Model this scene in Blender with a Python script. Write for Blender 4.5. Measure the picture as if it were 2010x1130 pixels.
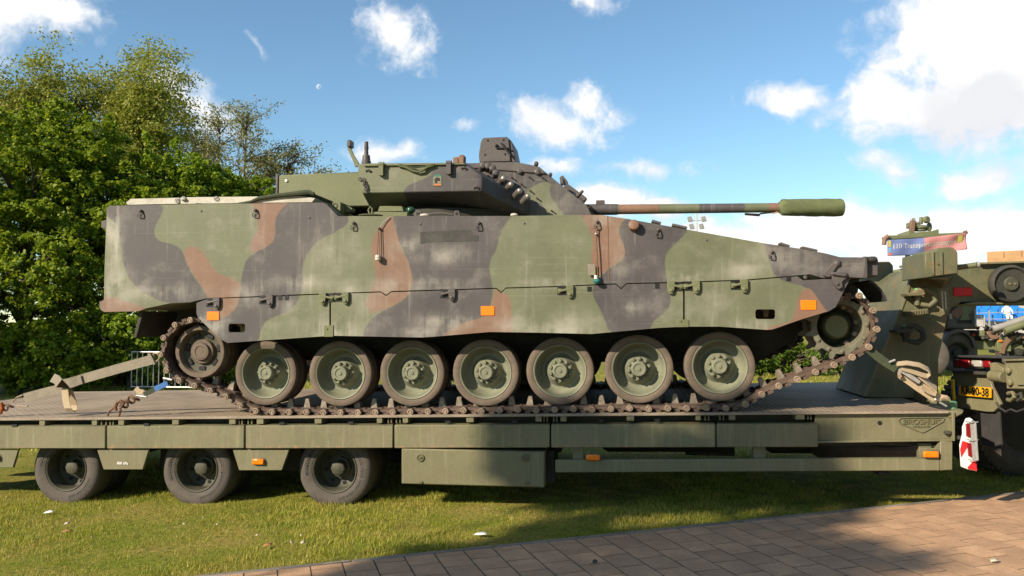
import bpy, bmesh, math, random
import numpy as np
from mathutils import Vector, Matrix
random.seed(7); rng = np.random.default_rng(11)
for o in list(bpy.data.objects): bpy.data.objects.remove(o, do_unlink=True)
SC = bpy.context.scene; COL = SC.collection

# ------------------------------------------------------------------ camera
F = 1600.0; TH = math.radians(7.7); PH = math.atan(65 / 1600.0); CAM = np.array([0, 0, 1.7])
cam = bpy.data.cameras.new('camera'); cam.sensor_width = 36; cam.lens = 36 * F / 2010
cam.clip_start = 0.05; cam.clip_end = 3000
camo = bpy.data.objects.new('camera', cam); COL.objects.link(camo)
camo.location = CAM; camo.rotation_euler = (math.pi / 2 + PH, 0, TH); SC.camera = camo

# ------------------------------------------------------------------ sun, sky, exposure
SUNV = np.array([1.0, 1.0, -0.77]); SUNV /= np.linalg.norm(SUNV)
SUN_EL = math.asin(-SUNV[2])
sl = bpy.data.lights.new('sun', 'SUN'); sl.energy = 5.0; sl.angle = math.radians(0.55); sl.color = (1.0, 0.86, 0.66)
so = bpy.data.objects.new('sun', sl); COL.objects.link(so)
so.rotation_euler = Vector(SUNV).to_track_quat('-Z', 'Y').to_euler(); so.location = (-20, -25, 25)
SKY_STRENGTH = 0.081; CLOUDW = 9.0; SKYTINT = (1.09, 1.23, 1.18, 1)
SC.view_settings.view_transform = 'Standard'; SC.view_settings.look = 'None'
SC.view_settings.exposure = 0.78; SC.view_settings.gamma = 1.0; SC.view_settings.use_curve_mapping = False

fw = np.array([-math.sin(TH) * math.cos(PH), math.cos(TH) * math.cos(PH), math.sin(PH)])
rt = np.array([math.cos(TH), math.sin(TH), 0.0]); upv = np.cross(rt, fw)
def ray(x, y): return fw * F + rt * (x - 1005) - upv * (y - 565)
def P(x, y, Y):                       # photo pixel -> point on the vertical plane at depth Y
    d = ray(x, y); return CAM + d * (Y / d[1])
def PZ(x, y, Y): p = P(x, y, Y); return (p[0], p[2])
def gz(x): return 0.097 + 0.021 * max(-16.0, min(12.0, x))
def G(x, y):                          # photo pixel -> point on the ground
    d = ray(x, y); t = (0.097 - CAM[2]) / (d[2] - 0.021 * d[0]); return CAM + d * t

def unit0(v): return np.array(v) / np.linalg.norm(v)
class NT:                             # small node-tree helper
    def __init__(s, nt): s.nt = nt; nt.nodes.clear()
    def n(s, t, **k):
        nd = s.nt.nodes.new(t)
        for a, b in k.items(): setattr(nd, a, b)
        return nd
    def l(s, a, b): s.nt.links.new(a, b)
    def set(s, sock, v):
        if hasattr(v, 'is_linked') or isinstance(v, bpy.types.NodeSocket): s.l(v, sock)
        else: sock.default_value = v
    def m(s, op, a, b=0.0, c=None, clamp=False):
        nd = s.n('ShaderNodeMath', operation=op, use_clamp=clamp)
        s.set(nd.inputs[0], a); s.set(nd.inputs[1], b)
        if c is not None: s.set(nd.inputs[2], c)
        return nd.outputs[0]
    def vm(s, op, a, b=(0, 0, 0)):
        nd = s.n('ShaderNodeVectorMath', operation=op)
        s.set(nd.inputs[0], a); s.set(nd.inputs[1], b)
        return nd.outputs['Value' if op in ('DOT_PRODUCT', 'LENGTH') else 'Vector']
    def mix(s, f, a, b, mode='MIX'):
        nd = s.n('ShaderNodeMix', data_type='RGBA', blend_type=mode)
        s.set(nd.inputs[0], f); s.set(nd.inputs[6], a); s.set(nd.inputs[7], b)
        return nd.outputs[2]
    def ramp(s, v, a, b, lo=0.0, hi=1.0, smooth=True):
        nd = s.n('ShaderNodeMapRange', interpolation_type='SMOOTHSTEP' if smooth else 'LINEAR')
        s.set(nd.inputs[0], v); nd.inputs[1].default_value = a; nd.inputs[2].default_value = b
        nd.inputs[3].default_value = lo; nd.inputs[4].default_value = hi
        return nd.outputs[0]
    def noise(s, vec, scale, detail=5, rough=0.55, dist=0.0):
        nd = s.n('ShaderNodeTexNoise'); s.set(nd.inputs['Vector'], vec)
        nd.inputs['Scale'].default_value = scale; nd.inputs['Detail'].default_value = detail
        nd.inputs['Roughness'].default_value = rough; nd.inputs['Distortion'].default_value = dist
        return nd.outputs['Fac']
ALB = 0.86
def c4(c): return (c[0] * ALB, c[1] * ALB, c[2] * ALB, 1.0)

world = bpy.data.worlds.new('World'); SC.world = world; world.use_nodes = True
w = NT(world.node_tree)
sky = w.n('ShaderNodeTexSky', sky_type='NISHITA'); sky.sun_disc = False
sky.sun_elevation = SUN_EL
sky.sun_rotation = math.atan2(-SUNV[0], -SUNV[1]) % (2 * math.pi)
sky.air_density = 1.0; sky.dust_density = 0.0; sky.ozone_density = 3.0; sky.altitude = 10
dirv = w.n('ShaderNodeTexCoord').outputs['Generated']
def blob_field(blobs):
    acc = None
    for (x, y, a, b, rot, k) in blobs:
        c = ray(x, y); c = c / np.linalg.norm(c)
        r = np.cross(c, (0, 0, 1)); r /= np.linalg.norm(r); u = np.cross(r, c)
        ca, sa = math.cos(math.radians(rot)), math.sin(math.radians(rot))
        r2 = (r * ca + u * sa) / (a / F); u2 = (u * ca - r * sa) / (b / F)
        du = w.vm('DOT_PRODUCT', dirw, tuple(r2)); dv = w.vm('DOT_PRODUCT', dirw, tuple(u2))
        du = w.m('SUBTRACT', du, float(np.dot(c, r2))); ln = w.m('SQRT', w.m('MULTIPLY_ADD', du, du, w.m('MULTIPLY', dv, dv)))
        v = w.m('MULTIPLY', w.m('SUBTRACT', 1.0, ln, clamp=True), k)
        acc = v if acc is None else w.m('MAXIMUM', acc, v)
    return acc
CLOUDS = [(1960, 70, 260, 230, 0, 1.5), (1830, 200, 250, 85, 3, 1.4), (1990, 190, 240, 130, 0, 1.4), (1725, 190, 110, 72, 0, 1.3), (1565, 198, 130, 46, -5, .9),
          (1110, 238, 190, 66, -4, 1.05), (1150, 205, 80, 66, 0, 1.1), (780, 62, 130, 90, -40, .85), (40, 15, 210, 90, 12, .95), (370, 210, 150, 60, -25, .9),
          (1195, 392, 120, 46, 0, 1.5), (1290, 404, 90, 34, 0, 1.3), (1500, 475, 380, 90, 0, 1.4), (1850, 470, 380, 90, 4, 1.5), (1690, 450, 220, 70, 0, 1.3),
          (745, 305, 120, 46, 0, .95), (1765, 335, 110, 56, -15, .95), (1920, 345, 130, 56, 6, 1.0), (1160, 2, 90, 34, -10, .8), (1290, 335, 160, 34, -4, .75),
          (1090, 322, 80, 36, 0, .75), (505, 88, 46, 20, -40, .7), (620, 470, 260, 100, 0, 1.0), (1000, 490, 360, 90, 0, 1.2), (930, 240, 60, 30, 0, .6),
          (-300, 150, 300, 140, 20, 1.2), (-700, 400, 340, 150, 0, 1.3), (2500, 300, 380, 190, 0, 1.3), (2900, 100, 440, 180, 20, 1.3), (1000, -560, 560, 230, 10, 1.2), (100, -760, 520, 260, -20, 1.3), (2100, -640, 560, 280, 0, 1.3)]
FARC = [(150, 30, .30), (205, 50, .32), (255, 35, .30), (300, 60, .3)]   # unseen clouds added to whiten the fill light: azimuth, elevation, size
GREYS = [(1940, 205, 230, 105, 5, 1.3), (1995, 332, 90, 50, 0, 1.2), (1790, 350, 60, 30, -20, .9), (1700, 490, 260, 34, 3, 1.0), (1500, 498, 190, 32, 0, .9), (2500, 380, 280, 110, 0, 1.1), (2900, 180, 340, 110, 0, 1.1)]
wn = w.n('ShaderNodeTexNoise'); w.l(dirv, wn.inputs['Vector']); wn.inputs['Scale'].default_value = 11; wn.inputs['Detail'].default_value = 5
off = w.vm('MULTIPLY', w.vm('SUBTRACT', wn.outputs['Color'], (.5, .5, .5)), (.055, .055, .055)); dirw = w.vm('ADD', dirv, off)
n1 = w.noise(dirw, 22.0, 10, 0.60, 0.1); n2 = w.noise(dirw, 8.0, 5, 0.5); n3 = w.noise(dirw, 45.0, 7, 0.62)
fld = blob_field(CLOUDS)
for (az_, el_, sz_) in FARC:
    ca_ = np.array((math.sin(math.radians(az_)) * math.cos(math.radians(el_)), math.cos(math.radians(az_)) * math.cos(math.radians(el_)), math.sin(math.radians(el_))))
    dv_ = w.vm('LENGTH', w.vm('SUBTRACT', dirw, tuple(ca_)))
    fld = w.m('MAXIMUM', fld, w.m('MULTIPLY', w.m('SUBTRACT', 1.0, w.m('DIVIDE', dv_, sz_), clamp=True), 1.5))
dens = w.m('ADD', w.m('MULTIPLY', w.m('SUBTRACT', fld, 0.42), 0.95), w.m('ADD', w.m('MULTIPLY', w.m('SUBTRACT', n1, 0.5), 1.5), w.m('MULTIPLY', w.m('SUBTRACT', n3, 0.5), 0.6)))
mask = w.m('MULTIPLY', w.ramp(dens, -0.18, 0.42), w.ramp(fld, 0.02, 0.2))
gry = w.m('MULTIPLY', blob_field(GREYS), w.ramp(n2, 0.28, 0.62))
lite = w.ramp(w.m('ADD', dens, w.m('MULTIPLY', w.m('SUBTRACT', n2, 0.5), 1.0)), 0.0, 0.7)
ccol = w.mix(lite, (6.2, 6.6, 7.2, 1), (CLOUDW, CLOUDW * .965, CLOUDW * .91, 1))
ccol = w.mix(w.ramp(gry, 0.08, 0.8, 0.0, 0.75), ccol, (5.6, 5.7, 6.1, 1))
skyc = w.mix(1.0, sky.outputs[0], SKYTINT, 'MULTIPLY')
fin = w.mix(w.m('MULTIPLY', mask, 0.97), skyc, ccol)
mc_ = ray(626, 170); mc_ = mc_ / np.linalg.norm(mc_); ml_ = unit0(mc_ - np.array((-.0018, 0, .0012)))
moon = w.m('MULTIPLY', w.ramp(w.vm('LENGTH', w.vm('SUBTRACT', dirv, tuple(mc_))), .0026, .0032, 1.0, 0.0), w.ramp(w.vm('LENGTH', w.vm('SUBTRACT', dirv, tuple(ml_))), .0022, .0036, 0.15, 1.0))
fin = w.mix(w.m('MULTIPLY', moon, .6), fin, (8.5, 8.5, 8.5, 1))
bg = w.n('ShaderNodeBackground'); w.l(fin, bg.inputs[0]); bg.inputs[1].default_value = SKY_STRENGTH
wo = w.n('ShaderNodeOutputWorld'); w.l(bg.outputs[0], wo.inputs[0])

# ------------------------------------------------------------------ helpers: meshes
WORG = {}
def put(o, parent, org):
    COL.objects.link(o)
    if parent is not None:
        o.parent = parent; p = WORG[parent.name]
        o.location = (org[0] - p[0], org[1] - p[1], org[2] - p[2])
    else: o.location = org
    WORG[o.name] = tuple(float(t) for t in org)
    return o
def empty(name, org, label=None, cat=None, group=None, parent=None):
    o = bpy.data.objects.new(name, None); o.empty_display_size = 0.3; put(o, parent, org)
    return tag(o, label, cat, group)
def tag(o, label=None, cat=None, group=None, kind=None):
    if label: o['label'] = label
    if cat: o['category'] = cat
    if group: o['group'] = group
    if kind: o['kind'] = kind
    return o
def dup(o, parent, org, rot=None, kids=True):
    c = o.copy(); put(c, parent, org)
    if rot is not None: c.rotation_euler = rot
    if kids:
        for ch in o.children:
            d = ch.copy(); COL.objects.link(d); d.parent = c; WORG[d.name] = tuple(np.array(org) + np.array(ch.location))
            for g in ch.children:
                e = g.copy(); COL.objects.link(e); e.parent = d; WORG[e.name] = WORG[d.name]
    return c
YC = 8.55
def mirror(o, parent):                # the same piece on the vehicle's other side
    org = WORG[o.name]; c = dup(o, parent, (org[0], 2 * YC - org[1], org[2]))
    c.scale = (1, -1, 1); return c
def unit(v): v = np.array(v, float); return v / (np.linalg.norm(v) + 1e-12)
def frame(ax):
    ax = unit(ax); h = np.array((0, 0, 1.0)) if abs(ax[2]) < 0.9 else np.array((1.0, 0, 0))
    a = unit(np.cross(h, ax)); return ax, a, np.cross(ax, a)

class MB:
    def __init__(s): s.v = []; s.f = []
    def add(s, vs, fs):
        o = len(s.v); s.v += [tuple(float(t) for t in q) for q in vs]; s.f += [tuple(i + o for i in f) for f in fs]; return s
    def box(s, x0, x1, y0, y1, z0, z1):
        return s.add([(x0, y0, z0), (x1, y0, z0), (x1, y1, z0), (x0, y1, z0), (x0, y0, z1), (x1, y0, z1), (x1, y1, z1), (x0, y1, z1)],
                     [(0, 3, 2, 1), (4, 5, 6, 7), (0, 1, 5, 4), (1, 2, 6, 5), (2, 3, 7, 6), (3, 0, 4, 7)])
    def obox(s, c, a, b, d):
        c, a, b, d = map(np.array, (c, a, b, d))
        vs = [c + i * a + j * b + k * d for k in (-1, 1) for (i, j) in ((-1, -1), (1, -1), (1, 1), (-1, 1))]
        return s.add(vs, [(0, 3, 2, 1), (4, 5, 6, 7), (0, 1, 5, 4), (1, 2, 6, 5), (2, 3, 7, 6), (3, 0, 4, 7)])
    def bar(s, p, q, wy, wz):         # box from p to q, half sizes wy (sideways) and wz
        p = np.array(p, float); q = np.array(q, float); ax, a, b = frame(q - p)
        return s.obox((p + q) / 2, (q - p) / 2, a * wy, b * wz)
    def prism(s, poly, y0, y1):       # XZ outline run along Y
        n = len(poly)
        vs = [(x, y0, z) for x, z in poly] + [(x, y1, z) for x, z in poly]
        return s.add(vs, [tuple(range(n)), tuple(range(2 * n - 1, n - 1, -1))] + [(i, i + n, (i + 1) % n + n, (i + 1) % n) for i in range(n)])
    def prismN(s, pts, d):            # any flat outline run along vector d
        n = len(pts); d = np.array(d)
        vs = [np.array(p) for p in pts] + [np.array(p) + d for p in pts]
        return s.add(vs, [tuple(range(n)), tuple(range(2 * n - 1, n - 1, -1))] + [(i, i + n, (i + 1) % n + n, (i + 1) % n) for i in range(n)])
    def loft(s, A, B):                # two outlines with the same number of points
        n = len(A)
        return s.add(list(A) + list(B), [tuple(range(n)), tuple(range(2 * n - 1, n - 1, -1))] + [(i, i + n, (i + 1) % n + n, (i + 1) % n) for i in range(n)])
    def lathe(s, c, ax, prof, n=24):
        ax, a, b = frame(ax); c = np.array(c, float); vs = []; fs = []
        for r, h in prof:
            for k in range(n):
                t = 2 * math.pi * k / n; vs.append(c + ax * h + (a * math.cos(t) + b * math.sin(t)) * max(r, 1e-4))
        for i in range(len(prof) - 1):
            for k in range(n):
                k2 = (k + 1) % n; fs.append((i * n + k, i * n + k2, (i + 1) * n + k2, (i + 1) * n + k))
        if prof[0] != prof[-1]: fs.append(tuple(range(n - 1, -1, -1))); fs.append(tuple((len(prof) - 1) * n + k for k in range(n)))
        return s.add(vs, fs)
    def cyl(s, p, q, r, r2=None, n=14):
        p = np.array(p, float); q = np.array(q, float); L = np.linalg.norm(q - p)
        return s.lathe(p, q - p, [(r, 0), (r if r2 is None else r2, L)], n)
    def tube(s, pts, r, n=7, closed=False):
        pts = [np.array(p, float) for p in pts]; m = len(pts); vs = []; fs = []; pa = None
        rs = r if hasattr(r, '__len__') else [r] * m
        for i, p in enumerate(pts):
            a0 = pts[i - 1] if (i > 0 or closed) else p; b0 = pts[(i + 1) % m] if (i < m - 1 or closed) else p
            ax = unit(b0 - a0)
            if pa is None: _, pa, _ = frame(ax)
            pa = unit(pa - ax * np.dot(pa, ax)); pb = np.cross(ax, pa)
            for k in range(n):
                t = 2 * math.pi * k / n; vs.append(p + (pa * math.cos(t) + pb * math.sin(t)) * rs[i])
        for i in range(m if closed else m - 1):
            j = (i + 1) % m
            for k in range(n):
                k2 = (k + 1) % n; fs.append((i * n + k, i * n + k2, j * n + k2, j * n + k))
        if not closed: fs.append(tuple(range(n - 1, -1, -1))); fs.append(tuple((m - 1) * n + k for k in range(n)))
        return s.add(vs, fs)
    def torus(s, c, ax, R_, r, n=20, m=8, a0=0, a1=360):
        ax, a, b = frame(ax); c = np.array(c, float); full = abs(a1 - a0) >= 360
        k = n if full else n + 1
        pts = [c + (a * math.cos(t) + b * math.sin(t)) * R_ for t in [math.radians(a0 + (a1 - a0) * i / n) for i in range(k)]]
        return s.tube(pts, r, m, closed=full)
    def ribbon(s, pts, wv, t):        # flat strap: half-width vector(s) wv, thickness t
        m = len(pts); wv = [np.array(x, float) for x in wv] if hasattr(wv[0], '__len__') else [np.array(wv, float)] * m
        vs = []; fs = []
        for i, p in enumerate(pts):
            p = np.array(p, float); tg = unit(np.array(pts[min(i + 1, m - 1)], float) - np.array(pts[max(i - 1, 0)], float))
            nn = unit(np.cross(wv[i], tg)) * t / 2
            vs += [p - wv[i] - nn, p + wv[i] - nn, p + wv[i] + nn, p - wv[i] + nn]
        for i in range(m - 1):
            for k in range(4): k2 = (k + 1) % 4; fs.append((i * 4 + k, i * 4 + k2, i * 4 + 4 + k2, i * 4 + 4 + k))
        fs.append((3, 2, 1, 0)); fs.append(tuple((m - 1) * 4 + k for k in range(4)))
        return s.add(vs, fs)
    def ball(s, c, r, n=12, sq=(1, 1, 1)):
        c = np.array(c, float); o = len(s.v)
        prof = [(math.sin(math.pi * i / (n // 2)) * r, -math.cos(math.pi * i / (n // 2)) * r) for i in range(n // 2 + 1)]
        s.lathe(c, (0, 0, 1), prof, n)
        for i in range(o, len(s.v)): s.v[i] = tuple(c + (np.array(s.v[i]) - c) * np.array(sq))
        return s
    def build(s, name, mat, parent=None, org=None, bev=0.0, smooth=38, label=None, cat=None, group=None, kind=None, recalc=True, seg=1):
        V = np.array(s.v, float)
        if org is None:
            lo, hi = V.min(0), V.max(0); org = ((lo[0] + hi[0]) / 2, (lo[1] + hi[1]) / 2, lo[2] if parent is None else (lo[2] + hi[2]) / 2)
        me = bpy.data.meshes.new(name); me.from_pydata((V - np.array(org)).tolist(), [], s.f)
        if recalc:
            bm = bmesh.new(); bm.from_mesh(me); bmesh.ops.recalc_face_normals(bm, faces=bm.faces); bm.to_mesh(me); bm.free()
        if smooth:
            me.shade_smooth(); me.set_sharp_from_angle(angle=math.radians(smooth))
        me.materials.append(mat)
        o = bpy.data.objects.new(name, me); put(o, parent, org)
        if bev:
            b = o.modifiers.new('bevel', 'BEVEL'); b.width = bev; b.segments = seg; b.limit_method = 'ANGLE'; b.angle_limit = math.radians(40)
        return tag(o, label, cat, group, kind)

# ------------------------------------------------------------------ helpers: materials
def setup(name):
    m = bpy.data.materials.new(name); m.use_nodes = True; t = NT(m.node_tree)
    b = t.n('ShaderNodeBsdfPrincipled'); o = t.n('ShaderNodeOutputMaterial'); t.l(b.outputs[0], o.inputs[0])
    return m, t, b, o
def surf(name, col, rough=0.6, var=0.14, vs=2.5, fine=0.10, fs=38.0, bump=0.12, bs=90.0, metal=0.0, dirt=None, da=0.0, ds=4.0, spec=0.35, streak=0.0, ov=0.0, chip=None):
    m, t, b, o = setup(name)
    tc = t.n('ShaderNodeTexCoord').outputs['Object']; oi = t.n('ShaderNodeObjectInfo').outputs['Random']
    cx = t.n('ShaderNodeCombineXYZ'); t.l(t.m('MULTIPLY', oi, 37.0), cx.inputs[0]); t.l(t.m('MULTIPLY', oi, 11.0), cx.inputs[2])
    vec = t.vm('ADD', tc, cx.outputs[0])
    n1 = t.noise(vec, vs, 6, 0.6); n2 = t.noise(vec, fs, 4, 0.6)
    f = t.m('ADD', t.ramp(n1, 0.25, 0.75, 1 - var, 1 + var), t.ramp(n2, 0.25, 0.75, -fine, fine))
    f = t.m('MULTIPLY', f, t.ramp(oi, 0.0, 1.0, 1 - ov, 1 + ov, False)) if ov else f
    gcol = t.n('ShaderNodeCombineColor')
    for i in range(3): t.l(f, gcol.inputs[i])
    c = t.mix(1.0, c4(col), gcol.outputs[0], 'MULTIPLY')
    if streak:
        mp = t.n('ShaderNodeMapping'); t.l(vec, mp.inputs[0]); mp.inputs['Scale'].default_value = (14, 14, 0.8)
        c = t.mix(t.ramp(t.noise(mp.outputs[0], 2.2, 4, 0.6), 0.5, 0.78, 0, streak), c, c4([min(1, q * 1.9 + 0.02) for q in col]))
    if chip is not None:                                      # paint knocked off along the lower edge
        oz = t.n('ShaderNodeSeparateXYZ'); t.l(tc, oz.inputs[0])
        ck_ = t.m('MULTIPLY', t.ramp(oz.outputs[2], chip[0], chip[1], 0.0, 1.0), t.ramp(t.noise(vec, 26.0, 5, 0.7), 0.52, 0.62))
        c = t.mix(t.m('MULTIPLY', ck_, .9), c, c4((0.40, 0.20, 0.11)))
    if dirt is not None:
        c = t.mix(t.ramp(t.noise(vec, ds, 8, 0.68), 0.42, 0.72, 0.0, da), c, c4(dirt))
    t.l(c, b.inputs['Base Color'])
    b.inputs['Metallic'].default_value = metal; b.inputs['Specular IOR Level'].default_value = spec
    t.l(t.ramp(n1, 0.2, 0.8, max(0.05, rough - 0.1), min(1, rough + 0.1)), b.inputs['Roughness'])
    if bump:
        bp = t.n('ShaderNodeBump'); bp.inputs['Strength'].default_value = bump; bp.inputs['Distance'].default_value = 0.01
        t.l(t.noise(vec, bs, 4, 0.6), bp.inputs['Height']); t.l(bp.outputs[0], b.inputs['Normal'])
    return m
OLIVE = (0.170, 0.160, 0.092)
M = dict(
    panel=surf('chipped trailer panel paint', OLIVE, 0.55, 0.16, 1.3, 0.08, dirt=(0.22, 0.17, 0.12), da=0.45, ds=2.2, streak=0.45, chip=(-0.070, -0.100), bump=0.2, bs=6.0),
    olive=surf('trailer olive paint', OLIVE, 0.55, 0.12, 1.6, 0.06, dirt=(0.20, 0.15, 0.10), da=0.35, ds=3.0, streak=0.35),
    olived=surf('worn olive paint', (0.12, 0.125, 0.07), 0.6, 0.2, 3.0, 0.1, dirt=(0.21, 0.12, 0.06), da=0.55, ds=6.0, streak=0.3),
    under=surf('chassis dark paint', (0.035, 0.036, 0.03), 0.75, 0.3, dirt=(0.09, 0.075, 0.05), da=0.5),
    rubber=surf('dusty tyre rubber', (0.085, 0.072, 0.064), 0.8, 0.18, 3.0, 0.12, 60, 0.2, dirt=(0.16, 0.13, 0.105), da=0.5, ds=5),
    rim=surf('dirty rim with shade tone', (0.062, 0.062, 0.042), 0.65, 0.25, 6, 0.15, dirt=(0.12, 0.10, 0.07), da=0.4, ds=8),  # rim paint darkened to carry the shade inside the wheels, with grime over it
    rubberd=surf('dark rubber', (0.035, 0.034, 0.036), 0.75, 0.2, dirt=(0.09, 0.08, 0.07), da=0.4),
    wtyre=surf('road wheel rubber tyre', (0.150, 0.115, 0.086), 0.8, 0.22, 6.0, 0.12, 50, 0.2, dirt=(0.075, 0.062, 0.058), da=0.5, ds=9),
    wgreen=surf('dusty green wheel paint', (0.185, 0.195, 0.135), 0.6, 0.16, 5, 0.08, dirt=(0.22, 0.19, 0.13), da=0.35, ds=7),
    track=surf('rusty track steel', (0.10, 0.066, 0.05), 0.7, 0.35, 9, 0.25, 60, 0.35, dirt=(0.18, 0.13, 0.095), da=0.55, ds=14),
    trackpin=surf('track pin steel', (0.30, 0.225, 0.165), 0.55, 0.25, 12, 0.2, 60, 0.2, dirt=(0.12, 0.08, 0.055), da=0.4, ds=20),
    horn=surf('worn guide horn steel', (0.26, 0.215, 0.17), 0.45, 0.3, 14, 0.15, metal=0.35),
    sprocket=surf('sprocket paint worn', (0.135, 0.135, 0.095), 0.6, 0.25, 8, 0.15, dirt=(0.23, 0.16, 0.11), da=0.65, ds=11),
    deck=surf('deck steel plate', (0.30, 0.245, 0.19), 0.75, 0.15, 2.0, 0.12, 45, 0.25, dirt=(0.15, 0.115, 0.085), da=0.5, ds=2.4),
    strap=surf('grey webbing', (0.26, 0.225, 0.175), 0.9, 0.12, 9, 0.14, 120, 0.3, dirt=(0.12, 0.10, 0.08), da=0.45, ds=10),
    strapl=surf('beige webbing', (0.44, 0.345, 0.23), 0.9, 0.12, 9, 0.1, 120, 0.3, dirt=(0.2, 0.15, 0.1), da=0.4, ds=9),
    rust=surf('rusty chain steel', (0.13, 0.07, 0.04), 0.75, 0.3, 20, 0.2, 80, 0.3, dirt=(0.30, 0.13, 0.05), da=0.5, ds=25),
    galv=surf('galvanised steel', (0.45, 0.45, 0.44), 0.4, 0.1, 9, 0.05, metal=0.5),
    blue=surf('blue webbing sleeve', (0.05, 0.16, 0.42), 0.8, 0.1),
    amber=surf('amber lens', (0.85, 0.20, 0.005), 0.25, 0.08, spec=0.5, bump=0.05),
    orange=surf('orange reflector panel', (0.95, 0.22, 0.004), 0.5, 0.03, fine=0.02, bump=0.0),
    red=surf('red lens', (0.22, 0.008, 0.012), 0.3, 0.1, bump=0.02),  # lens colour lowered to carry the shade on the tail lamps
    white=surf('white paint', (0.78, 0.76, 0.72), 0.5, 0.06),
    redp=surf('red reflective paint', (0.55, 0.02, 0.025), 0.45, 0.08),
    plate=surf('yellow number plate', (0.66, 0.34, 0.012), 0.45, 0.04),
    black=surf('black paint', (0.012, 0.012, 0.012), 0.5, 0.1),
    grey=surf('grey painted metal', (0.30, 0.29, 0.28), 0.5, 0.12),
    vgreen=surf('vehicle green paint', (0.142, 0.155, 0.078), 0.6, 0.1, 2, 0.05, dirt=(0.22, 0.2, 0.13), da=0.3, ds=2),
    vblack=surf('vehicle grey black paint', (0.088, 0.076, 0.076), 0.55, 0.14, 3, 0.06, dirt=(0.16, 0.14, 0.12), da=0.35, ds=4),
    vbrown=surf('vehicle brown paint', (0.19, 0.105, 0.068), 0.6, 0.12, 3, 0.06, dirt=(0.24, 0.18, 0.13), da=0.3, ds=4),
    tarp=surf('olive canvas', (0.115, 0.135, 0.06), 0.85, 0.2, 6, 0.1, 90, 0.3),
    tarpd=surf('dark green canvas', (0.045, 0.055, 0.03), 0.85, 0.25, 8, 0.1, 90, 0.3),
    lid=surf('bleached grey board', (0.52, 0.49, 0.42), 0.75, 0.15, 4, 0.1, dirt=(0.25, 0.22, 0.17), da=0.4, ds=6),
    glass=surf('lamp glass', (0.42, 0.40, 0.36), 0.12, 0.05, bump=0.0, spec=0.6),  # colour lowered too, for the shade on the tail lamp glass
    steel=surf('bright bare steel', (0.45, 0.41, 0.36), 0.34, 0.1, metal=0.7),
    wood=surf('brown board', (0.40, 0.24, 0.12), 0.8, 0.2, 1.2, 0.12, dirt=(0.2, 0.11, 0.05), da=0.5, ds=1.5),
    kerb=surf('grey concrete edging', (0.24, 0.205, 0.175), 0.85, 0.15, 5, 0.12, 70, 0.3, dirt=(0.09, 0.085, 0.06), da=0.5, ds=7),
    paver=surf('red brown concrete paver', (0.485, 0.30, 0.178), 0.85, 0.16, 6, 0.18, 95, 0.35, dirt=(0.33, 0.205, 0.13), da=0.4, ds=7, ov=0.12),
    sand=surf('joint sand and moss', (0.055, 0.046, 0.032), 0.95, 0.3, 5, 0.2, dirt=(0.06, 0.08, 0.025), da=0.6, ds=4),
    bark=surf('brown bark', (0.075, 0.058, 0.042), 0.9, 0.3, 4, 0.2, 40, 0.5),
    seatblue=surf('blue plastic seat', (0.03, 0.25, 0.78), 0.4, 0.15),
    conc=surf('pale concrete', (0.45, 0.43, 0.41), 0.85, 0.12),
)

def leafmat(name, cols, trans=0.45, rough=0.5, patch=None):
    m, t, b, o = setup(name)
    r = t.n('ShaderNodeNewGeometry').outputs['Random Per Island']
    cr = t.n('ShaderNodeValToRGB'); t.l(r, cr.inputs[0]); e = cr.color_ramp.elements
    e[0].position = 0; e[0].color = c4(cols[0]); e[1].position = 1; e[1].color = c4(cols[-1])
    for i, c in enumerate(cols[1:-1]): q = e.new((i + 1) / (len(cols) - 1)); q.color = c4(c)
    c = cr.outputs[0]
    if patch:
        pos = t.n('ShaderNodeNewGeometry').outputs['Position']
        c = t.mix(t.ramp(t.noise(pos, patch[1], 4, 0.6), 0.42, 0.68, 0, patch[2]), c, c4(patch[0]))
        c = t.mix(t.ramp(t.noise(pos, patch[1] * 2.7, 4, 0.6), 0.46, 0.66, 0, 0.5), c, c4((0.14, 0.22, 0.014)))
        c = t.mix(t.ramp(t.noise(pos, patch[1] * 1.3, 5, 0.65), 0.58, 0.72, 0, 0.7), c, c4((0.30, 0.20, 0.09)))
    t.l(c, b.inputs['Base Color']); b.inputs['Roughness'].default_value = rough; b.inputs['Specular IOR Level'].default_value = 0.25
    tr = t.n('ShaderNodeBsdfTranslucent'); t.l(t.mix(0.35, c, (0.25, 0.30, 0.02, 1)), tr.inputs[0])
    mx = t.n('ShaderNodeMixShader'); mx.inputs[0].default_value = trans
    t.l(b.outputs[0], mx.inputs[1]); t.l(tr.outputs[0], mx.inputs[2]); t.l(mx.outputs[0], o.inputs[0])
    return m
M['grass'] = leafmat('grass blades', [(0.22, 0.29, 0.020), (0.36, 0.38, 0.034), (0.49, 0.44, 0.072), (0.62, 0.50, 0.18)], 0.35, patch=((0.52, 0.39, 0.11), 1.6, 0.6))
M['maple'] = leafmat('maple leaves', [(0.09, 0.165, 0.010), (0.18, 0.28, 0.014), (0.28, 0.37, 0.022), (0.38, 0.44, 0.032)], 0.5)
M['mapley'] = leafmat('young maple leaves', [(0.13, 0.23, 0.012), (0.22, 0.33, 0.018), (0.33, 0.42, 0.03)], 0.5)
M['locust'] = leafmat('locust leaves', [(0.22, 0.26, 0.03), (0.31, 0.33, 0.05), (0.40, 0.38, 0.09)], 0.4)
M['olivetree'] = leafmat('pale far leaves', [(0.19, 0.20, 0.06), (0.26, 0.25, 0.10), (0.31, 0.27, 0.13)], 0.35)
M['hedge'] = leafmat('hedge leaves', [(0.05, 0.11, 0.01), (0.10, 0.18, 0.015), (0.18, 0.25, 0.03)], 0.4)

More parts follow.
